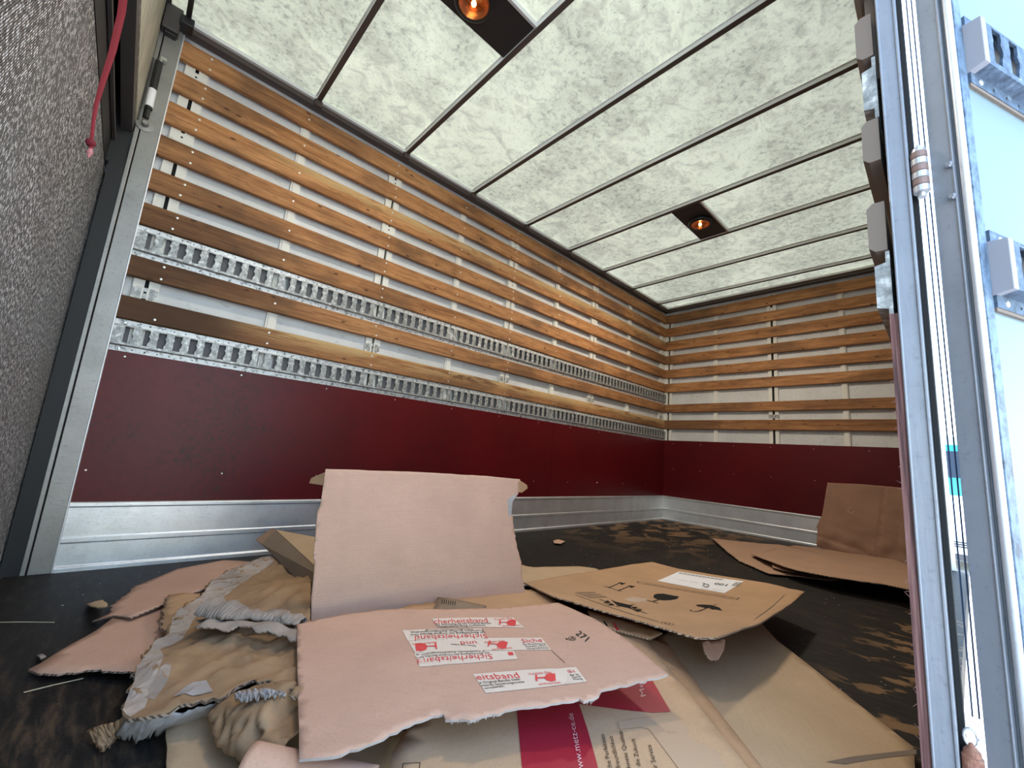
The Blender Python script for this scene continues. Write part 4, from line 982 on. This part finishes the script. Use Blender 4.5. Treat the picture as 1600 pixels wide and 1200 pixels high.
Sheet('torn_scrap', 'small ribbed pink torn tab sticking out under the symbol carton', 'cardboard',
      [(1096,1004),(1134,1000),(1130,1018),(1122,1032),(1108,1032),(1100,1020)], [(1096,1004,.085),(1134,1000,.085),(1108,1032,.060)], C_PINK, size=.012, thick=.004)
# taped board in front
T = Sheet('taped_board', 'pinkish cardboard sheet with red-lettered cream tape, front of the heap', 'cardboard',
      [(464,973),(540,958),(616,949),(700,952),(780,950),(872,940),(886,946),(930,966),(975,995),(1010,1022),(1044,1050),(1020,1058),(985,1068),(940,1078),(930,1090),(912,1096),(905,1091),(870,1098),(800,1108),(780,1116),(760,1118),(735,1126),(696,1124),(693,1114),(640,1134),(600,1154),(560,1170),(520,1181),(468,1184),(466,1100)],
      [(464,973,.115),(1044,1050,.145),(468,1184,.105)], C_PINK, size=.015, torn=(10,11,12,13,14,15,16,17,18,19,20,21,23,24,25,26), bow=-.006, jag=.0007, edge=card('torn_white_edge', (.44,.37,.33), .6),
      creases=[((616,950),(700,1122),.0035,.006),((630,950),(716,1124),.002,.005),((860,1020),(900,1095),.0025,.005),((470,1160),(690,1095),.0015,.006),((880,1012),(975,1006),.0012,.005),((920,1075),(1035,1040),.0015,.006),((780,955),(860,1018),.0012,.004)])
for sh in ([(675,967),(740,966),(802,966),(819,982),(683,981)], [(628,985),(752,984),(762,999.5),(637,1001)], [(637.5,1001.5),(740,999.5),(846,998),(861,1017),(800,1018.5),(648,1021.5)], [(648,1022),(802,1019),(809,1032),(730,1039),(655,1044)], [(739,1056),(820,1049),(900,1044),(917,1066),(840,1076),(759,1085)]):
    T.poly('tape', sh, .0009, .012)
def glass(a, b, flip=1):    # wine-glass mark from foot a to bowl b
    a, b = Vector(a), Vector(b); d = (b-a); p = Vector((-d.y*.9-abs(d.x)*.03, d.x*.34))
    bowl = [a.lerp(b,.42), a.lerp(b,.50)+p*.42, a.lerp(b,.75)+p*.62, b+p*.52, b-p*.52, a.lerp(b,.75)-p*.62, a.lerp(b,.50)-p*.42]
    T.poly('red', [tuple(q) for q in bowl], .0015, .008); T.line('red', tuple(a), tuple(a.lerp(b,.5)), .004, .0021); T.line('red', tuple(a-p*.45), tuple(a+p*.45), .004, .0021)
T.text('red', 'cherheitsband', (678.5,976), (763,974), (677,968.2)); T.text('blk', 'zur Beschädigung des Original-Bandes', (681,978.5), (768,976.5), (680.3,975.8)); T.text('blk', 'Mengenüberprüfung vornehmen.', (684,981.8), (760,980), (683,978.8))
glass((781,974.5), (806,974.5)); T.text('red', 'Vorsicht Glas', (773,970.8), (801,969), (772,967.6)); T.text('red', 'zerbrechlich', (785,981.2), (813,979.5), (784,978.4))
T.text('red', 'Sicherheitsband', (760,993.2), (648,995), (763,1000.4)); T.text('blk', 'zur Beschädigung des Original-Bandes beim', (758,989.5), (641,991.5), (759.5,992.8))
T.text('blk', 'Zustellen prüfen beziehungsweise', (756,986.3), (642,988), (757.5,989)); T.text('blk', 'Mengenüberprüfung', (738,984.6), (665,985.8), (738.6,986.4))
glass((681,1012), (649,1013)); T.text('red', 'zerbrechlich', (682,1005.2), (644,1006.8), (682.6,1008.6)); T.text('red', 'und', (744,1004.5), (719,1005.2), (746,1010.5)); T.text('blk', 'Dies vor beim', (742,1010.8), (704,1008.4), (744,1013.6))
glass((764,1008.5), (792,1011)); T.text('red', 'Vorsicht Glas', (757,1008), (789,1005.4), (756,1004.6)); T.text('red', 'zerbrechlich', (769,1019), (800,1016.4), (768,1015.8))
T.text('red', 'Siche', (816,1007.2), (848,1005), (813.5,1000.6)); 
for i, st in enumerate(('Bei Beschädigung', 'Zusteller sofort', 'Mengenüberprüf')): T.text('blk', st, (818+3*i,1010.6+3.4*i), (852+2.6*i,1008.4+3.2*i), (817+3*i,1008.2+3.4*i))
T.text('red', 'Sicherheitsband', (768,1025), (652,1031.5), (771,1033)); T.text('blk', 'zur Beschädigung des Original-Bandes beim', (764,1022.2), (649,1027.6), (765.5,1025.0)); T.text('blk', '7 restlieren beziehungsweise', (757,1019.2), (650,1023.6), (758,1021.6))
T.poly('red', [(793,1022),(801,1021.6),(803,1026.4),(795,1027)], .0015)
T.text('red', 'eitsband', (746,1065.5), (813,1061.5), (741,1056.5)); T.text('blk', 'e Original-Bandes beim', (750,1071.5), (813,1065.2), (748,1067.6)); T.text('blk', 'mieren beziehungsweise', (753,1075.6), (820,1068.8), (751,1072.2)); T.text('blk', 'vernehmen.', (757,1079.8), (789,1075.6), (755,1076.2))
glass((838,1062), (868,1060)); T.text('red', 'Vorsicht Glas', (826,1057.5), (862,1054.4), (824.5,1053.6)); T.text('red', 'zerbrechlich', (842,1072.6), (876,1069.6), (840.5,1069))
T.text('red', 'Si', (888,1053.4), (899,1052.4), (885,1049)); 
for i, st in enumerate(('Bei de', 'Zustel', 'Meng')): T.text('blk', st, (892+2.5*i,1058+3.3*i), (905+2.8*i,1056.6+3.2*i), (890+2.5*i,1055.2+3.3*i))
T.text('blk', '271', (899,992), (915,1003.5), (906,985.5)); T.path('blk', [(894+6*math.cos(t), 999+3.3*math.sin(t)) for t in [k*math.pi/6 for k in range(13)]], .0012); T.path('blk', [(890,999),(898,999),(894,996),(891,1001.5),(897.5,1000.8),(894,996)], .0012); T.line('blk', (884,999), (887,1000.5), .004)
T.line('blk', (862,1018), (883,1038), .0012); T.finish({'tape': ('printed_tape', TAPE), 'red': ('red_lettering', INK_RED), 'blk': ('black_lettering', INK_BLACK)})
# ragged white ply under the front edge of the taped board
o = lip('torn_ply', pz((696,1112,.112),(730,1110,.112),(780,1100,.115)), pz((698,1127,.106),(735,1127,.106),(782,1112,.11)), C_PALE, 'pale torn ply at the front edge', .003); child_of(T, o)
o = lip('torn_ply', pz((908,1084,.130),(925,1081,.130),(938,1078,.132)), pz((912,1096,.124),(925,1094,.124),(936,1086,.128)), C_PALE, 'pale torn ply at the front edge', .003); child_of(T, o)
# curled sheet at the very bottom
s = MB(); rr = []
a0, a1 = P3(396,1200,.055), P3(590,1212,.055); ax = (a1-a0).normalized(); side = Vector((0,0,1)).cross(ax).normalized()
if side.dot(CAM-a0) < 0: side = -side
for i in range(21):
    t = i/20; c = a0.lerp(a1, t); wd = .045*(1-.35*t); rr.append([])
    for q in range(20):
        a_ = -.3 + q/19*math.pi*1.25; rr[-1].append(c + side*(.020 - math.cos(math.pi-a_)*wd*-1) + Vector((0,0,1))*(math.sin(a_)*wd*.95*(1-.25*t)))
s.rings(rr, closed=False, cap=False); o = s.build('curled_sheet', C_PINK, smooth=True, fix=False); o.modifiers.new('s', 'SOLIDIFY').thickness = .003
tag(o, 'pinkish board curled into a half tube at the bottom edge of the photo', 'cardboard', G_)
# far right: leaning panel and sheets on the floor
k0, k1 = P3(1275,852,.02), None; kn = Vector((0.0, -1, .12)).normalized(); base = on(1275,852,(0,1,0),-.30)
K = Sheet('leaning_board', 'dim brown creased panel leaning upright in the far right corner', 'cardboard',
      [(1293,754),(1350,757),(1412,762),(1440,764),(1440,900),(1395,886),(1370,880),(1340,878),(1300,862),(1276,854),(1277,820),(1284,806)],
      (Vector((1.6,-.30,.05)), Vector((2.0,-.33,.05)), Vector((1.6,-.24,.55))), card('cardboard_dim_brown', (.27,.155,.105), .8, 1), size=.014, torn=(4,5,6,7,8,9), jag=.001,
      disp=lambda x, y: noise.noise(Vector((x*9, y*12, 0)))*.03*max(0, 1-y*5.5) + noise.noise(Vector((x*4, y*4, 3)))*.006, creases=[((1384,750),(1368,885),.010,.006),((1404,800),(1402,885),.005,.008),((1300,770),(1288,850),.003,.008),((1280,838),(1350,862),.008,.012),((1375,830),(1410,842),.002,.008)])
K.path('k', [(1330+5*math.cos(t), 797+4.5*math.sin(t)) for t in [i*math.pi/5 for i in range(9)]], .003); K.finish({'k': ('faint_mark', card('scuff_brown', (.42,.29,.2), .8))})
Sheet('cardboard_sheet', 'pointed brown sheet on the floor at the far right, lowest of the three there', 'cardboard',
      [(1113,842),(1140,845),(1192,850),(1220,852),(1300,870),(1330,905),(1297,908),(1247,902),(1225,900),(1201,898),(1180,888),(1154,877),(1130,857)],
      [(1113,842,.02),(1300,870,.03),(1201,898,.008)], C_BROWN, torn=(1,2,10,11), group=G_, bow=.004)
Sheet('torn_scrap', 'thin pale torn strip between the two floor sheets at the far right', 'cardboard',
      [(1206,881),(1222,882),(1245,891),(1242,894.5),(1222,891),(1207,886)], [(1206,881,.03),(1245,891,.03),(1207,886,.03)], C_PINK, size=.02)
Sheet('cardboard_sheet', 'broad brown sheet in front of the leaning panel, raised over a dark shadow', 'cardboard',
      [(1173,866),(1190,864),(1212,858),(1242,853),(1275,856),(1311,860),(1350,866),(1399,875),(1450,895),(1450,930),(1421,923),(1385,915),(1333,908),(1300,903),(1245,892),(1225,886),(1209,880),(1192,874)],
      [(1173,866,.035),(1399,875,.045),(1333,908,.075)], C_BROWN, torn=(0,1,2,3), group=G_, bow=.003, creases=[((1230,872),(1254,878),.003,.01),((1334,879),(1365,888),.002,.01)])
# scraps, chips and straws on the floor
def scrap(name, px, z, m, label, cat='scrap', th=.003, group=None): return Sheet(name, label, cat, px, [(px[0][0],px[0][1],z),(px[1][0],px[1][1],z),(px[2][0],px[2][1],z+.006)], m, size=.02, thick=th, group=group)
scrap('paper_scrap', [(134,945),(150,940),(160,938),(168,943),(167,948),(155,950),(145,948)], .006, C_TAN, 'leaf-shaped torn cardboard scrap alone on the black floor at the left')
scrap('cardboard_chip', [(205,920),(216,916),(231,914),(222,919),(210,922)], .006, C_KRAFT, 'slim brown chip just above the far left pink sheet')
scrap('cardboard_chip', [(57,1024),(66,1022),(72,1026),(64,1030)], .004, C_PALE, 'tiny pale chip on the floor above the pointed left corner')
scrap('cardboard_chip', [(864,845),(872,843),(883,846),(876,850),(866,849)], .005, C_PINK, 'small pink chip on the floor behind the upright board')
def straw(a, b, label):
    s = MB(); s.tube([P3(*a, .003), P3((a[0]+b[0])/2, (a[1]+b[1])/2-.6, .004), P3(*b, .003)], .0012, 5); tag(s.build('straw', mat('straw', (.42,.36,.24), .8)), label, 'straw')
straw((-8,972.5), (85,972.5), 'upper thin straw lying flat at the left edge of the floor')
straw((37,1082), (130,1060), 'lower thin slanting straw in front of the far left pink sheet')
# dust and crumbs
s = MB(); rnd = random.Random(3)
for k in range(420):
    x = rnd.uniform(.1, 2.2); y = rnd.uniform(-4.6, -.2); r_ = rnd.uniform(.0008, .003)
    s.lathe((x, y, 0), (0,0,1), [(r_, 0), (r_*.8, r_*.5), (r_*.2, r_*.8)], 5)
tag(s.build('crumbs', C_PALE, kind='stuff'), 'pale crumbs and splinters scattered over the black load floor', 'debris')

# ------------------------------------------------------------------ vehicles beyond the gap
def plane_y(px, py, y): return on(px, py, (0,1,0), y)
cw = mat('white_car_paint', (.80,.82,.84), .25, 0, .6); cg = mat('dark_glass', (.015,.02,.03), .08, 0, .8); teal = mat('teal_paint', (.02,.30,.32), .3); tyre = mat('tyre', (.015,.015,.015), .85)
cx = plane_y(1490, 860, 8.0).x; e = root('parked_car', (cx, 8.0, -1.0), 'white car parked in the yard, seen nose-on through the door gap', 'car')
def sec(y, pr): return [(cx+x, y, -1.0+z) for x, z in pr]
def bodysec(y, wd, zl, zh): return sec(y, [(-wd,zl),(wd,zl),(wd*1.02,(zl+zh)/2),(wd*.93,zh),(0,zh+.03),(-wd*.93,zh),(-wd*1.02,(zl+zh)/2)])
s = MB(); s.rings([bodysec(8.0,.72,.25,.62), bodysec(8.12,.84,.20,.74), bodysec(9.1,.88,.18,.92), bodysec(11.6,.88,.18,.95), bodysec(12.2,.80,.25,.85)]); s.build('body', cw, e, smooth=False, bevel=.03)
s = MB(); s.rings([bodysec(9.05,.78,.90,.93), bodysec(9.75,.62,.90,1.40), bodysec(11.0,.62,.90,1.42), bodysec(11.9,.74,.90,.95)]); s.build('cabin', cw, e, bevel=.02)
s = MB(); s.hexa([(cx-.70,9.08,-.06),(cx+.70,9.08,-.06),(cx+.70,9.10,-.06),(cx-.70,9.10,-.06),(cx-.56,9.66,.36),(cx+.56,9.66,.36),(cx+.56,9.70,.36),(cx-.56,9.70,.36)]); s.build('windscreen', cg, e)
s = MB(); s.box(cx-.45,cx+.45,7.955,8.03,-.56,-.42); s.build('grille', cg, e)
s = MB()
for k in range(3): s.box(cx-.45,cx+.45,7.945,7.965,-.545+.045*k,-.535+.045*k)
s.build('grille_bar', ALU_LIGHT, e, kind='stuff')
s = MB(); s.box(cx-.60,cx+.60,7.99,8.05,-.78,-.66); s.build('lower_intake', cg, e)
s = MB(); s.box(cx-.26,cx+.26,7.93,7.96,-.64,-.53); s.build('number_plate', PAPER, e)
for sx in (-1, 1):
    s = MB(); s.lathe((cx+sx*.62, 8.03, -.46), (0,-1,0), [(.10,0),(.10,.02),(.06,.05),(.01,.06)], 16); s.build('headlight', ALU_LIGHT, e)
    for yy in (8.75, 11.3):
        s = MB(); s.lathe((cx+sx*.80, yy, -.70), (sx,0,0), [(.30,-.1),(.31,0),(.30,.08),(.18,.09)], 20); s.build('wheel', tyre, e)
cx = plane_y(1488, 745, 14.0).x; e = root('parked_lorry', (cx, 14.0, -1.0), 'teal lorry cab in the yard, far off behind the white car', 'lorry')
s = MB(); s.rings([[(cx-1.1,y,z0),(cx+1.1,y,z0),(cx+1.1,y,z1),(cx-1.1,y,z1)] for y, z0, z1 in ((14.0,-.5,.75),(14.02,-.5,1.0),(14.25,-.5,1.95),(15.8,-.5,1.95))]); s.build('cab', teal, e, bevel=.05)
s = MB(); s.hexa([(cx-.98,13.95,.95),(cx+.98,13.95,.95),(cx+.98,14.1,.95),(cx-.98,14.1,.95),(cx-.92,14.20,1.75),(cx+.92,14.20,1.75),(cx+.92,14.3,1.75),(cx-.92,14.3,1.75)]); s.build('windscreen', cg, e)
s = MB(); s.box(cx-.8,cx+.8,13.93,14.02,-.1,.35); s.build('grille', cg, e)
s = MB(); s.box(cx-1.12,cx+1.12,13.85,14.1,-.75,-.35); s.build('bumper', cg, e)
for sx in (-1, 1):
    s = MB(); s.box(cx+sx*1.18-.06,cx+sx*1.18+.06,13.85,13.95,1.0,1.6); s.build('mirror', BLACK, e)
    s = MB(); s.lathe((cx+sx*.95, 14.9, -.55), (sx,0,0), [(.45,-.15),(.46,0),(.45,.12),(.25,.13)], 20); s.build('wheel', tyre, e)
s = MB(); s.box(cx-1.25,cx+1.25,16.0,21.0,-.1,2.35); s.build('box_body', cw, e)
